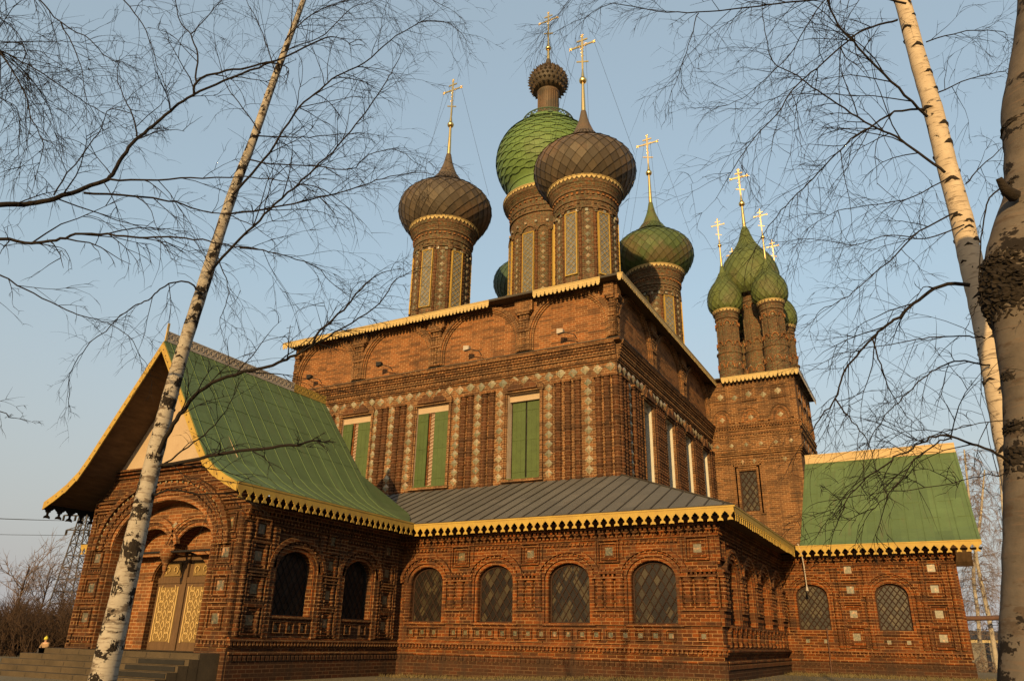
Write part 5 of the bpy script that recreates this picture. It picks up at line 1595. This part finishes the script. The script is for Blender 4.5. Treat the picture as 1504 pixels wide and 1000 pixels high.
# the tree just outside the frame on the left, reaching in with long limbs
t2 = tree("bare tree beyond the left edge whose long dark limbs reach across the sky")
D2 = 7.0
mb = MB()
stem(mb, [(-190, 1000), (-170, 700), (-150, 400), (-130, 150), (-110, -100)], [46, 42, 36, 30, 22], D2, .03, 'bark', 12)
mb.build('trunk', t2)
mb = MB()
B = [
 ([(-150, 330), (-60, 305), (0, 301), (43, 299), (82, 291), (125, 276), (158, 263), (168, 251), (185, 224), (205, 201), (231, 180), (257, 158), (284, 139), (330, 119), (380, 100), (420, 84), (470, 60)], .15, .034, .010, 2.2, .8),
 ([(284, 139), (290, 119), (323, 107), (363, 99), (400, 92)], -.2, .016, .010, 3, .6),
 ([(287, 122), (290, 82), (280, 50), (264, 33), (257, -5)], .2, .012, .005, 5, .6),
 ([(280, 50), (304, 26), (330, -4)], -.2, .008, .004, 6, .5),
 ([(162, 264), (231, 265), (297, 261), (380, 261), (440, 270)], -.3, .013, .004, 3.5, .7),
 ([(125, 282), (198, 289), (247, 295), (290, 308), (330, 315), (370, 330)], .3, .014, .005, 4, .7),
 ([(201, 201), (195, 172), (185, 149), (172, 112), (178, 80)], .2, .011, .003, 5, .6),
 ([(79, 286), (109, 241), (145, 195), (158, 165), (182, 155)], -.4, .009, .003, 4, .6),
 ([(-130, 375), (-60, 355), (0, 352), (46, 357), (82, 352), (112, 344), (158, 344), (205, 349), (247, 348), (297, 352), (330, 360), (380, 366)], -.2, .021, .005, 4.0, .7),
 ([(-120, 120), (-40, 70), (10, 80), (50, 102), (99, 132), (132, 155), (160, 170)], .3, .014, .004, 9, .8),
 ([(-120, 130), (-30, 60), (5, 85), (20, 106), (36, 139), (46, 172), (59, 198), (63, 218), (52, 262)], -.3, .013, .003, 9, .7),
 ([(-110, -40), (-20, -60), (53, -5), (89, 33), (132, 59), (158, 86), (184, 92)], .2, .013, .004, 6, .7),
 ([(89, 33), (112, 79), (122, 115), (128, 170)], -.2, .008, .003, 6, .6),
 ([(-140, 410), (-60, 385), (0, 405), (50, 431), (96, 455), (132, 466), (165, 478), (195, 501), (211, 530)], .3, .012, .003, 3.5, .6),
 ([(-120, 10), (-50, -10), (5, 30), (30, 55), (45, 100)], .1, .010, .003, 12, .7),
 ([(-120, 200), (-40, 130), (0, 145), (25, 160), (30, 190)], -.2, .010, .003, 10, .6),
 ([(-130, 560), (-60, 590), (-10, 600), (20, 615)], .2, .010, .004, 4, .4),
 ([(140, -40), (190, 10), (214, 45), (232, 95), (250, 150)], .3, .010, .003, 5, .6),
]
for px, sl, r0, r1, dn, lt in B:
    limb(mb, px, D2, sl, r0, r1, 'limb', dn, lt)
mb.build('crown', t2)

# right pair: a slim leaning birch and a thick old one at the edge
t3 = tree("slim sunlit white birch leaning left beside the old scarred trunk at the right edge")
D3 = 8.0
mb = MB()
C3, R3 = stem(mb, [(1545, 1000), (1522, 850), (1497, 720), (1478, 630), (1462, 545), (1442, 450), (1424, 375), (1412, 320), (1390, 240), (1370, 160), (1348, 85), (1325, 0), (1300, -80)], [46, 44, 42, 40, 39, 38, 37, 36, 34, 33, 31, 29, 26], D3, .03, 'bark', 16)
scars(mb, C3, R3, 60, lo=.2, size=1.5)
mb.build('trunk', t3)
mb = MB()
B = [
 ([(1362, 172), (1330, 140), (1290, 100), (1260, 70), (1230, 35), (1215, 0), (1205, -30)], -.25, .019, .010, 5, .9),
 ([(1388, 252), (1350, 225), (1315, 200), (1280, 185), (1240, 160), (1200, 132), (1170, 112), (1135, 90), (1125, 55), (1120, 15)], .2, .019, .005, 6, .9),
 ([(1318, 30), (1280, 40), (1245, 60), (1200, 100), (1170, 125), (1140, 170), (1110, 200), (1085, 235), (1065, 270)], -.2, .016, .004, 8, .9),
 ([(1358, 160), (1315, 165), (1285, 182), (1250, 205), (1220, 235), (1185, 270), (1160, 295), (1135, 325), (1115, 355), (1095, 395)], .25, .016, .004, 6, .9),
 ([(1405, 312), (1350, 340), (1315, 375), (1280, 405), (1245, 435), (1205, 455)], -.2, .012, .004, 6, .8),
 ([(1425, 417), (1380, 420), (1350, 440), (1320, 465), (1300, 480), (1281, 497), (1258, 522), (1238, 551), (1226, 587), (1208, 609), (1193, 634)], .15, .024, .006, 4.5, .8),
 ([(1226, 584), (1247, 612), (1269, 638), (1280, 666), (1290, 700)], -.3, .010, .003, 6, .6),
 ([(1281, 497), (1294, 537), (1305, 569), (1323, 598), (1341, 620)], .3, .010, .003, 6, .6),
 ([(1455, 537), (1438, 535), (1409, 530), (1380, 539), (1355, 555), (1326, 584), (1305, 605), (1287, 630), (1270, 665)], -.2, .012, .004, 6, .8),
 ([(1448, 496), (1431, 495), (1388, 494), (1344, 499), (1294, 508), (1236, 519), (1190, 544)], .3, .011, .003, 6, .7),
 ([(1330, 6), (1270, -8), (1200, 0), (1140, 6), (1090, 12), (1025, 19), (965, 17), (900, 7), (850, 30)], -.2, .016, .004, 5, .8),
 ([(1025, 19), (1015, 55), (1000, 100), (985, 140)], .2, .008, .003, 8, .6),
 ([(1300, -60), (1180, -70), (1040, -50), (930, -30), (850, -10), (815, 30), (800, 55)], .2, .014, .003, 6, .8),
 ([(1290, -60), (1230, -20), (1190, 30), (1160, 80), (1120, 120), (1080, 150), (1040, 160)], .3, .012, .003, 7, .8),
 ([(1360, 62), (1400, 50), (1440, 45), (1475, 47)], .3, .010, .005, 6, .7),
 ([(1378, 136), (1425, 117), (1470, 106)], .4, .010, .005, 6, .7),
 ([(1420, 270), (1440, 245), (1475, 215), (1500, 190)], .4, .010, .004, 6, .7),
 ([(1415, 330), (1360, 350), (1310, 345), (1250, 360), (1190, 350), (1130, 360)], .3, .010, .003, 7, .8),
 ([(1395, 260), (1340, 290), (1290, 300), (1230, 310), (1180, 340)], -.3, .009, .003, 6, .8),
]
for px, sl, r0, r1, dn, lt in B:
    limb(mb, px, D3, sl, r0, r1, 'limb', dn, lt)
mb.build('crown', t3)

t4 = tree("thick old birch with black scarred bark cut off by the right edge")
D4 = 4.8
mb = MB()
W4 = [(1532, 1000), (1530, 850), (1526, 700), (1522, 600), (1512, 500), (1503, 430), (1507, 370), (1520, 290), (1522, 220), (1520, 160), (1530, 60), (1538, -60)]
C4, R4 = stem(mb, W4, [104, 96, 88, 86, 92, 114, 114, 94, 98, 104, 92, 84], D4, .0, 'bark_old_shaded', 28, .02)
o4 = mb.build('trunk', t4)
# the burr: a black, broken crust of bark
def crust(mb, C_, RR, f0, f1, a0, a1, th, n1=26, n2=22):
    n = len(C_); rows = []
    for i in range(n1):
        f = f0 + (f1 - f0) * i / (n1 - 1); k = min(n - 2, int(f * (n - 1))); fr = f * (n - 1) - k
        c = C_[k].lerp(C_[k + 1], fr); r = RR[k] + (RR[k + 1] - RR[k]) * fr
        d = (C_[k + 1] - C_[k]).normalized()
        s = (CR - d * CR.dot(d)).normalized(); t = s.cross(d)
        row = []
        for j in range(n2):
            a = a0 + (a1 - a0) * j / (n2 - 1)
            e = max(0, max(0, math.sin(PI * i / (n1 - 1))) ** .5 * max(0, math.sin(PI * j / (n2 - 1))) ** .5 - rnd.random() * .55)
            rr = r + (th * rnd.uniform(.15, 1.0)) * e - .012 * (1 - e)
            row.append(c + (s * math.cos(a) + t * math.sin(a)) * rr + d * rnd.uniform(-.012, .012))
        rows.append(row)
    mb.grid(rows, 'bark_scar', False)
mb = MB()
for args in ((.475, .60, 1.2, 5.2, .05, 64, 54), (.30, .335, 1.7, 3.8, .03, 22, 20), (.345, .365, 2.0, 3.9, .03, 18, 18), (.405, .425, 2.5, 3.6, .02, 16, 14), (.69, .71, 2.4, 4.2, .02, 16, 14), (.80, .82, 2.2, 4.4, .02, 16, 14)):
    mb = MB(); crust(mb, C4, R4, *args); mb.build('bark_crust', o4)
for (f0, f1, a0, a1) in ((.219, .244, .1, 3.0), (.20, .217, 1.3, 2.7), (.246, .262, .6, 2.0), (.262, .285, 1.9, 2.9), (.135, .152, .8, 2.9), (.165, .176, .2, 1.4), (.292, .302, .6, 2.4), (.185, .192, .2, 1.2), (.33, .338, 1.0, 2.6), (.36, .366, .3, 1.8)):
    mb = MB(); crust(mb, C1, R1, f0, f1, a0, a1, .014, 16, 16); mb.build('bark_crust', trunk1)
mb = MB()
q = at_depth(1490, 288, D4 - .15)
mb.tube([q, at_depth(1476, 278, D4 - .2), at_depth(1467, 262, D4 - .22)], [.05, .035, .022], 'bark_scar', 7, True)
mb.build('branch_stub', o4)
mb = MB()
limb(mb, [(1482, 678), (1456, 663), (1416, 647), (1380, 639), (1352, 650), (1323, 668), (1294, 688), (1269, 706), (1247, 731), (1233, 760)], D4, .1, .0105, .003, 'limb', 7, .55)
limb(mb, [(1395, 644), (1380, 648), (1352, 670), (1323, 706), (1300, 730), (1276, 756)], D4, -.1, .006, .0025, 'limb', 7, .45)
limb(mb, [(1470, 276), (1450, 300), (1442, 350), (1437, 410), (1440, 440)], D4, .1, .007, .003, 'limb', 3, .35)
limb(mb, [(1484, 615), (1440, 622), (1390, 632), (1340, 650)], D4, .2, .004, .002, 'limb', 6, .4)
limb(mb, [(1484, 695), (1440, 700), (1380, 712), (1280, 725), (1200, 738)], D4, .2, .004, .002, 'limb', 5, .45)
mb.build('crown', t4)

# ------------------------------------------------------------------ background
def far_birch(label, px, D, wid, lean, n, spread, seed):
    global rnd
    keep = rnd; rnd = random.Random(seed)
    t = tree(label)
    mb = MB()
    C_, R_ = stem(mb, px, wid, D, 0, 'far_trunk', 8, .02)
    mb.build('trunk', t)
    mb = MB()
    m = len(C_)
    for k in range(n):
        f = .22 + .78 * k / n
        i = min(m - 2, int(f * (m - 1)))
        a = rnd.uniform(0, 2 * PI)
        d = Vector((math.cos(a), math.sin(a), rnd.uniform(.1, .9)))
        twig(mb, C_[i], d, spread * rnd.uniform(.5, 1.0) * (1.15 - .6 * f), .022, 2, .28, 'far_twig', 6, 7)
    mb.build('crown', t)
    rnd = keep
far_birch("pale birch with hanging twigs just behind the right porch", [(1466, 985), (1452, 905), (1436, 830), (1428, 770), (1420, 700), (1416, 660)], 62, [7, 6, 5, 4, 3, 2], 0, 130, 3.0, 3)
far_birch("darker second birch close beside the pale one behind the porch", [(1442, 985), (1436, 900), (1430, 840), (1440, 760), (1446, 690)], 68, [6, 5, 5, 4, 2], 0, 120, 3.0, 8)
far_birch("bare birch hidden mostly by the thick trunk at the right", [(1500, 985), (1490, 880), (1476, 780), (1468, 690)], 72, [7, 6, 4, 2], 0, 120, 3.2, 5)

# thicket on the left, bare trees over it
mb = MB()
rt = random.Random(4)
keep = rnd; rnd = rt
for k in range(520):
    px = rt.uniform(-60, 150); D = rt.uniform(62, 82)
    q = at_depth(px, 940, D); q.z = gz(q.x, q.y) - .1
    for j in range(3):
        d = Vector((rt.gauss(0, .28), rt.gauss(0, .28), 1))
        h = rt.uniform(1.8, 3.7) * (1.0 + .25 * math.sin(px * .07))
        twig(mb, q + Vector((rt.gauss(0, .4), rt.gauss(0, .4), 0)), d, h, .035, 1, -.02, 'thicket', 7, 5)
tag(mb.build('thicket'), "dense dark brown bare thicket along the left edge", "thicket", kind='stuff')
def far_tree(label, px, D, h, seed):
    global rnd
    rnd = random.Random(seed)
    t = empty('bare_tree'); tag(t, label, 'tree')
    b = at_depth(px, 940, D); b.z = -.2
    mb = MB(); mb.tube([b, b + Vector((.1, 0, h * .35)), b + Vector((.3, .1, h * .8))], [.16, .12, .05], 'thicket', 6); mb.build('trunk', t)
    mb = MB()
    for k in range(16):
        z = h * (.22 + .5 * k / 16)
        d = Vector((rnd.gauss(0, .8), rnd.gauss(0, .8), 1.0))
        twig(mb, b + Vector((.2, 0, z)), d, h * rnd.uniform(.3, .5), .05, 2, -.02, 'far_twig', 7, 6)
    mb.build('crown', t)
far_tree("spreading bare tree above the thicket near the left edge", 12, 88, 10.5, 1)
far_tree("taller twiggy bare tree left of the lattice pylon", 48, 92, 9.5, 2)
far_tree("small bare tree above the thicket at the foot of the pylon", 78, 96, 7.0, 9)
far_tree("bare tree between the pylon and the porch corner", 124, 90, 11.0, 12)
rnd = keep

M['steel'] = plain_mat("grey_pylon_steel", (0.085, 0.078, 0.078), 0.7, 0.3, 1.0)
def pylon():
    t = empty('power_pylon'); tag(t, "tall grey lattice power pylon beyond the thicket left of the porch", "pylon")
    D = 130.0
    b = at_depth(84, 940, D); b.z = 0
    top = at_depth(112, 748, D)
    H = top.z
    ax = FH.cross(Vector((0, 0, 1))).normalized()
    def lvl(z):
        f = z / H; w = 2.1 * (1 - f) + .55 * f
        c = Vector((b.x, b.y, z)) + (Vector((top.x, top.y, 0)) - Vector((b.x, b.y, 0))) * 0.0
        return [c + ax * sx * w + FH * sy * w for sx, sy in ((-1, -1), (1, -1), (1, 1), (-1, 1))]
    mb = MB(); n = 11
    for k in range(n):
        A = lvl(H * k / n); B_ = lvl(H * (k + 1) / n)
        for j in range(4):
            mb.tube([A[j], B_[j]], .11, 'steel', 4)
            mb.tube([A[j], B_[(j + 1) % 4]], .06, 'steel', 4); mb.tube([A[(j + 1) % 4], B_[j]], .06, 'steel', 4)
            mb.tube([B_[j], B_[(j + 1) % 4]], .06, 'steel', 4)
    mb.build('mast', t)
    c = Vector((b.x, b.y, 0))
    for z, w in ((H - 1.0, 3.6), (H - 3.4, 2.6)):
        mb = MB()
        a0, a1 = c + ax * -w + Vector((0, 0, z)), c + ax * w + Vector((0, 0, z))
        mb.tube([a0, a1], .12, 'steel', 4); mb.tube([a0, c + Vector((0, 0, z + .9)), a1], .08, 'steel', 4)
        ob = mb.build('cross_arm', t)
        for e in (-1, -.45, .45, 1):
            mb = MB(); p = c + ax * (w * e) + Vector((0, 0, z))
            mb.tube([p, p - Vector((0, 0, .9))], .18, 'dark_iron', 6, True); mb.build('insulator', ob)
    for k, (z, e) in enumerate(((H - 1.9, -3.6), (H - 1.9, -1.6), (H - 4.3, -2.6))):
        p = c + ax * e + Vector((0, 0, z)); q = p - ax * 60 + Vector((0, 0, 1.0 - k * .6)) - FH * 20
        mb = MB(); mb.tube([p.lerp(q, i / 8) - Vector((0, 0, 3.2 * (i / 8) * (1 - i / 8))) for i in range(9)], .035, 'dark_iron', 4)
        w_ = mb.build('power_line', t)
pylon()

# right background: low wall, pale house, pipe on posts
M['grey_wall'] = plain_mat("grey_concrete", (0.20, 0.185, 0.17), 0.9, 0.3, 0.8)
M['pale_wall'] = plain_mat("pale_house_wall", (0.50, 0.40, 0.23), 0.9, 0.2, 0.5)
M['rust'] = plain_mat("rusty_pipe", (0.13, 0.07, 0.05), 0.8, 0.4, 2.0)
def seg_box(name, label, cat, xa, xb, yt, yb, D, mat, depth=.4, zb=None):
    A, B_ = at_depth(xa, yt, D), at_depth(xb, yt, D); C_ = at_depth(xa, yb, D)
    z0 = -.3 if zb is None else zb
    U = Vector((B_.x - A.x, B_.y - A.y, 0)); L = U.length; U.normalize()
    F = Fr((A.x, A.y, 0), U, (-FH.x, -FH.y, 0))
    return F, L, A.z, z0
F, L, zt, z0 = seg_box('', '', '', 1405, 1560, 945, 1000, 64, '')
mb = MB(); fbox(mb, F, 0, L, -.3, 0, z0, zt, 'grey_wall'); fbox(mb, F, -.05, L, -.35, .06, zt, zt + .12, 'grey_wall')
for k in range(4): fbox(mb, F, k * 2.2, k * 2.2 + .25, 0, .06, z0, zt, 'grey_wall')
tag(mb.build('concrete_wall'), "low grey concrete wall behind the thin birches at the right", "wall")
F, L, zt, z0 = seg_box('', '', '', 1380, 1600, 937, 1000, 95, '')
hs = empty('house'); tag(hs, "low pale yellow house wall far behind the grey wall at the right", "house")
mb = MB(); fbox(mb, F, 0, L, -5, 0, z0, zt, 'pale_wall'); mb.build('wall', hs)
mb = MB(); P = F.p
mb.face([P(-.3, .3, zt), P(L + .3, .3, zt), P(L + .3, -2.5, zt + 1.0), P(-.3, -2.5, zt + 1.0)], 'dark_roof')
mb.face([P(-.3, -5.3, zt), P(-.3, -2.5, zt + 1.0), P(L + .3, -2.5, zt + 1.0), P(L + .3, -5.3, zt)], 'dark_roof')
mb.face([P(-.3, .3, zt), P(-.3, -2.5, zt + 1.0), P(-.3, -5.3, zt)], 'pale_wall'); mb.build('roof', hs)
pp = empty('pipeline'); tag(pp, "rusty horizontal pipe on posts behind the right porch", "pipe")
mb = MB(); A, B_ = at_depth(1396, 908, 60), at_depth(1560, 906, 60)
mb.tube([A, B_], .17, 'rust', 8); mb.build('pipe', pp)
for f in (.1, .5, .9):
    q = A.lerp(B_, f); mb = MB(); mb.box(q.x - .08, q.x + .08, q.y - .08, q.y + .08, -.3, q.z, 'rust'); mb.build('post', pp)

# ------------------------------------------------------------------ small things on and by the church
ords = ["first floodlight from the left, under the leftmost blind arch", "second floodlight from the left, under the second blind arch", "third floodlight from the left, pale, under the third blind arch", "fourth floodlight from the left, pale, under the arch at the corner"]
for (x, lb, mt) in ((-32.97, ords[0], 'dark_iron'), (-25.97, ords[1], 'dark_iron'), (-18.15, ords[2], 'silver'), (-10.77, ords[3], 'silver')):
    t = empty('floodlight', (0, 0, 0)); tag(t, lb, "floodlight", "floodlights on the cornice ledge")
    mb = MB(); mb.tube([(x + 1.0, 6.72, 20.33), (x + .9, 6.5, 20.6), (x + .1, 6.35, 20.85)], .035, 'dark_iron', 6); mb.build('arm', t)
    mb = MB(); Fq = front(6.35)
    fpoly(mb, Fq, [(x - .26, 20.72), (x + .2, 20.78), (x + .2, 21.02), (x - .26, 21.1)], -.14, .14, mt); mb.face([(x - .26, 6.49, 20.72), (x - .26, 6.49, 21.1), (x + .2, 6.49, 21.02), (x + .2, 6.49, 20.78)], mt)
    mb.build('lamp_head', t)
t = empty('antenna'); tag(t, "small dark antenna standing on the left end of the high eave", "antenna")
mb = MB(); mb.tube([(-36.2, 6.6, 24.2), (-36.2, 6.6, 26.1)], .03, 'dark_iron', 5)
mb.tube([(-36.6, 6.6, 25.9), (-35.8, 6.6, 25.9)], .02, 'dark_iron', 4); mb.tube([(-36.45, 6.6, 25.4), (-35.95, 6.6, 25.4)], .02, 'dark_iron', 4)
mb.tube([(-36.2, 6.6, 25.1), (-35.8, 6.6, 24.9), (-35.7, 6.6, 24.6)], .02, 'dark_iron', 4); mb.build('mast', t)
mb = MB(); mb.tube([(2.45, 15.9, -.3), (2.5, 15.9, 2.5)], .035, 'rust', 6, True)
mb.lathe(2.5, 15.9, [(.01, 2.48), (.06, 2.5), (.06, 2.56), (.01, 2.6)], 'rust', 8); mb.box(2.38, 2.6, 15.8, 16.0, -.3, -.1 + .15, 'rust')
tag(mb.build('metal_post'), "thin rusty metal post standing against the right porch wall", "post")

# seated person on the far end of the steps
def person(bx, by, bz):
    t = empty('person', (0, 0, 0)); tag(t, "person in a beige coat and yellow hat sitting on the left end of the steps", "person")
    f = Vector((.45, -.89, 0)).normalized(); s = f.cross(Vector((0, 0, 1)))
    O = Vector((bx, by, bz))
    S = .74
    def w(a, b_, c): return O + (s * a + f * b_ + Vector((0, 0, c))) * S
    def skin(name, verts, edges, rads, mat, parent):
        me = bpy.data.meshes.new(name); me.from_pydata([tuple(v) for v in verts], edges, [])
        me.materials.append(M[mat])
        ob = bpy.data.objects.new(name, me); COL.objects.link(ob); ob.parent = parent
        sk_ = ob.modifiers.new("skin", 'SKIN')
        for i, r in enumerate(rads):
            me.skin_vertices[0].data[i].radius = (r * S, r * S)
        me.skin_vertices[0].data[0].use_root = True
        ob.modifiers.new("sub", 'SUBSURF').render_levels = 2
        return ob
    V = [w(0, 0, .12), w(0, .02, .32), w(0, .05, .52), w(0, .07, .60), w(0, .09, .68), w(0, .11, .78),
         w(.10, .05, .11), w(.12, .42, .16), w(.12, .44, -.26), w(.12, .58, -.30), w(-.10, .05, .11), w(-.12, .42, .16), w(-.12, .44, -.26), w(-.12, .58, -.30),
         w(.19, .04, .52), w(.24, .14, .30), w(.10, .36, .25), w(.05, .43, .26), w(-.19, .04, .52), w(-.24, .14, .30), w(-.10, .36, .25), w(-.05, .43, .26)]
    E_ = [(0, 1), (1, 2), (2, 3), (3, 4), (4, 5), (0, 6), (6, 7), (7, 8), (8, 9), (0, 10), (10, 11), (11, 12), (12, 13), (2, 14), (14, 15), (15, 16), (16, 17), (2, 18), (18, 19), (19, 20), (20, 21)]
    Rr = [.15, .14, .13, .055, .09, .085, .09, .075, .055, .045, .09, .075, .055, .045, .065, .05, .04, .03, .065, .05, .04, .03]
    body = skin('person_body', V, E_, Rr, 'skin', t)
    skin('coat', [w(0, 0, .10), w(0, .02, .32), w(0, .05, .54), w(.19, .04, .52), w(.24, .14, .30), w(.11, .35, .25), w(-.19, .04, .52), w(-.24, .14, .30), w(-.11, .35, .25), w(.1, .2, .12), w(-.1, .2, .12)],
         [(0, 1), (1, 2), (2, 3), (3, 4), (4, 5), (2, 6), (6, 7), (7, 8), (0, 9), (0, 10)], [.19, .175, .14, .085, .072, .06, .085, .072, .06, .12, .12], 'coat', body)
    skin('trousers', [w(0, .02, .10), w(.11, .1, .11), w(.12, .43, .17), w(.12, .45, -.22), w(-.11, .1, .11), w(-.12, .43, .17), w(-.12, .45, -.22)], [(0, 1), (1, 2), (2, 3), (0, 4), (4, 5), (5, 6)], [.14, .11, .095, .075, .11, .095, .075], 'trousers', body)
    mb = MB()
    c = w(0, .10, .80)
    mb.lathe(c.x, c.y, [(.135 * S, c.z - .03 * S), (.125 * S, c.z - .02 * S), (.118 * S, c.z + .03 * S), (.10 * S, c.z + .09 * S), (.055 * S, c.z + .125 * S), (.01 * S, c.z + .135 * S)], 'hat', 14); mb.lathe(c.x, c.y, [(.11 * S, c.z - .05 * S), (.14 * S, c.z - .035 * S), (.13 * S, c.z - .005 * S)], 'hat', 14)
    mb.lathe(c.x, c.y, [(.01 * S, c.z + .12 * S), (.035 * S, c.z + .15 * S), (.01 * S, c.z + .185 * S)], 'hat', 8)
    mb.build('knit_hat', body)
    mb = MB()     # face details
    e = w(0, .195, .745)
    mb.lathe(e.x, e.y, [(.004 * S, e.z - .025 * S), (.014 * S, e.z - .01 * S), (.004 * S, e.z + .03 * S)], 'skin', 6)
    for q in (-.035, .035):
        p = w(q, .187, .775); mb.lathe(p.x, p.y, [(.002 * S, p.z - .009 * S), (.009 * S, p.z), (.002 * S, p.z + .009 * S)], 'dark_iron', 6)
    p = w(0, .185, .705); mb.box(p.x - .02, p.x + .02, p.y - .006, p.y + .006, p.z - .005 * S, p.z + .005 * S, 'lead')
    mb.build('face', body)
M['skin'] = plain_mat("skin", (0.50, 0.30, 0.20), 0.6, 0.1)
M['coat'] = plain_mat("beige_coat", (0.33, 0.21, 0.115), 0.9, 0.2, 4.0)
M['trousers'] = plain_mat("dark_trousers", (0.05, 0.045, 0.05), 0.9, 0.2, 4.0)
M['hat'] = plain_mat("yellow_hat", (0.62, 0.55, 0.08), 0.9, 0.2, 6.0)
person(-28.95, -12.75, .58)

# dry grass along the foot of the walls
M['grass'] = plain_mat("dry_grass", (0.17, 0.12, 0.055), 0.9, 0.3, 0.8, col2=(0.09, 0.085, 0.035))
mb = MB(); rg = random.Random(5)
for k in range(9000):
    if k % 3 == 0: x, y = rg.uniform(.3, 12.5), rg.uniform(11.5, 16.2)
    elif k % 3 == 1: x, y = rg.uniform(-17.4, 1.5), rg.uniform(-2.5, -.15)
    else: x, y = rg.uniform(-16, 14), rg.uniform(-9, 9)
    if x < .25 and y > -.15: continue
    h = rg.uniform(.05, .2) * (1.0 if k % 3 < 2 else .6); z = gz(x, y)
    a = rg.uniform(0, PI); dx, dy = math.cos(a) * .02, math.sin(a) * .02
    lx, ly = rg.gauss(0, .07), rg.gauss(0, .07)
    mb.face([(x - dx, y - dy, z - .02), (x + dx, y + dy, z - .02), (x + lx, y + ly, z + h)], 'grass')
tag(mb.build('dry_grass'), "short dry grass along the foot of the brick walls", "grass", kind='stuff')
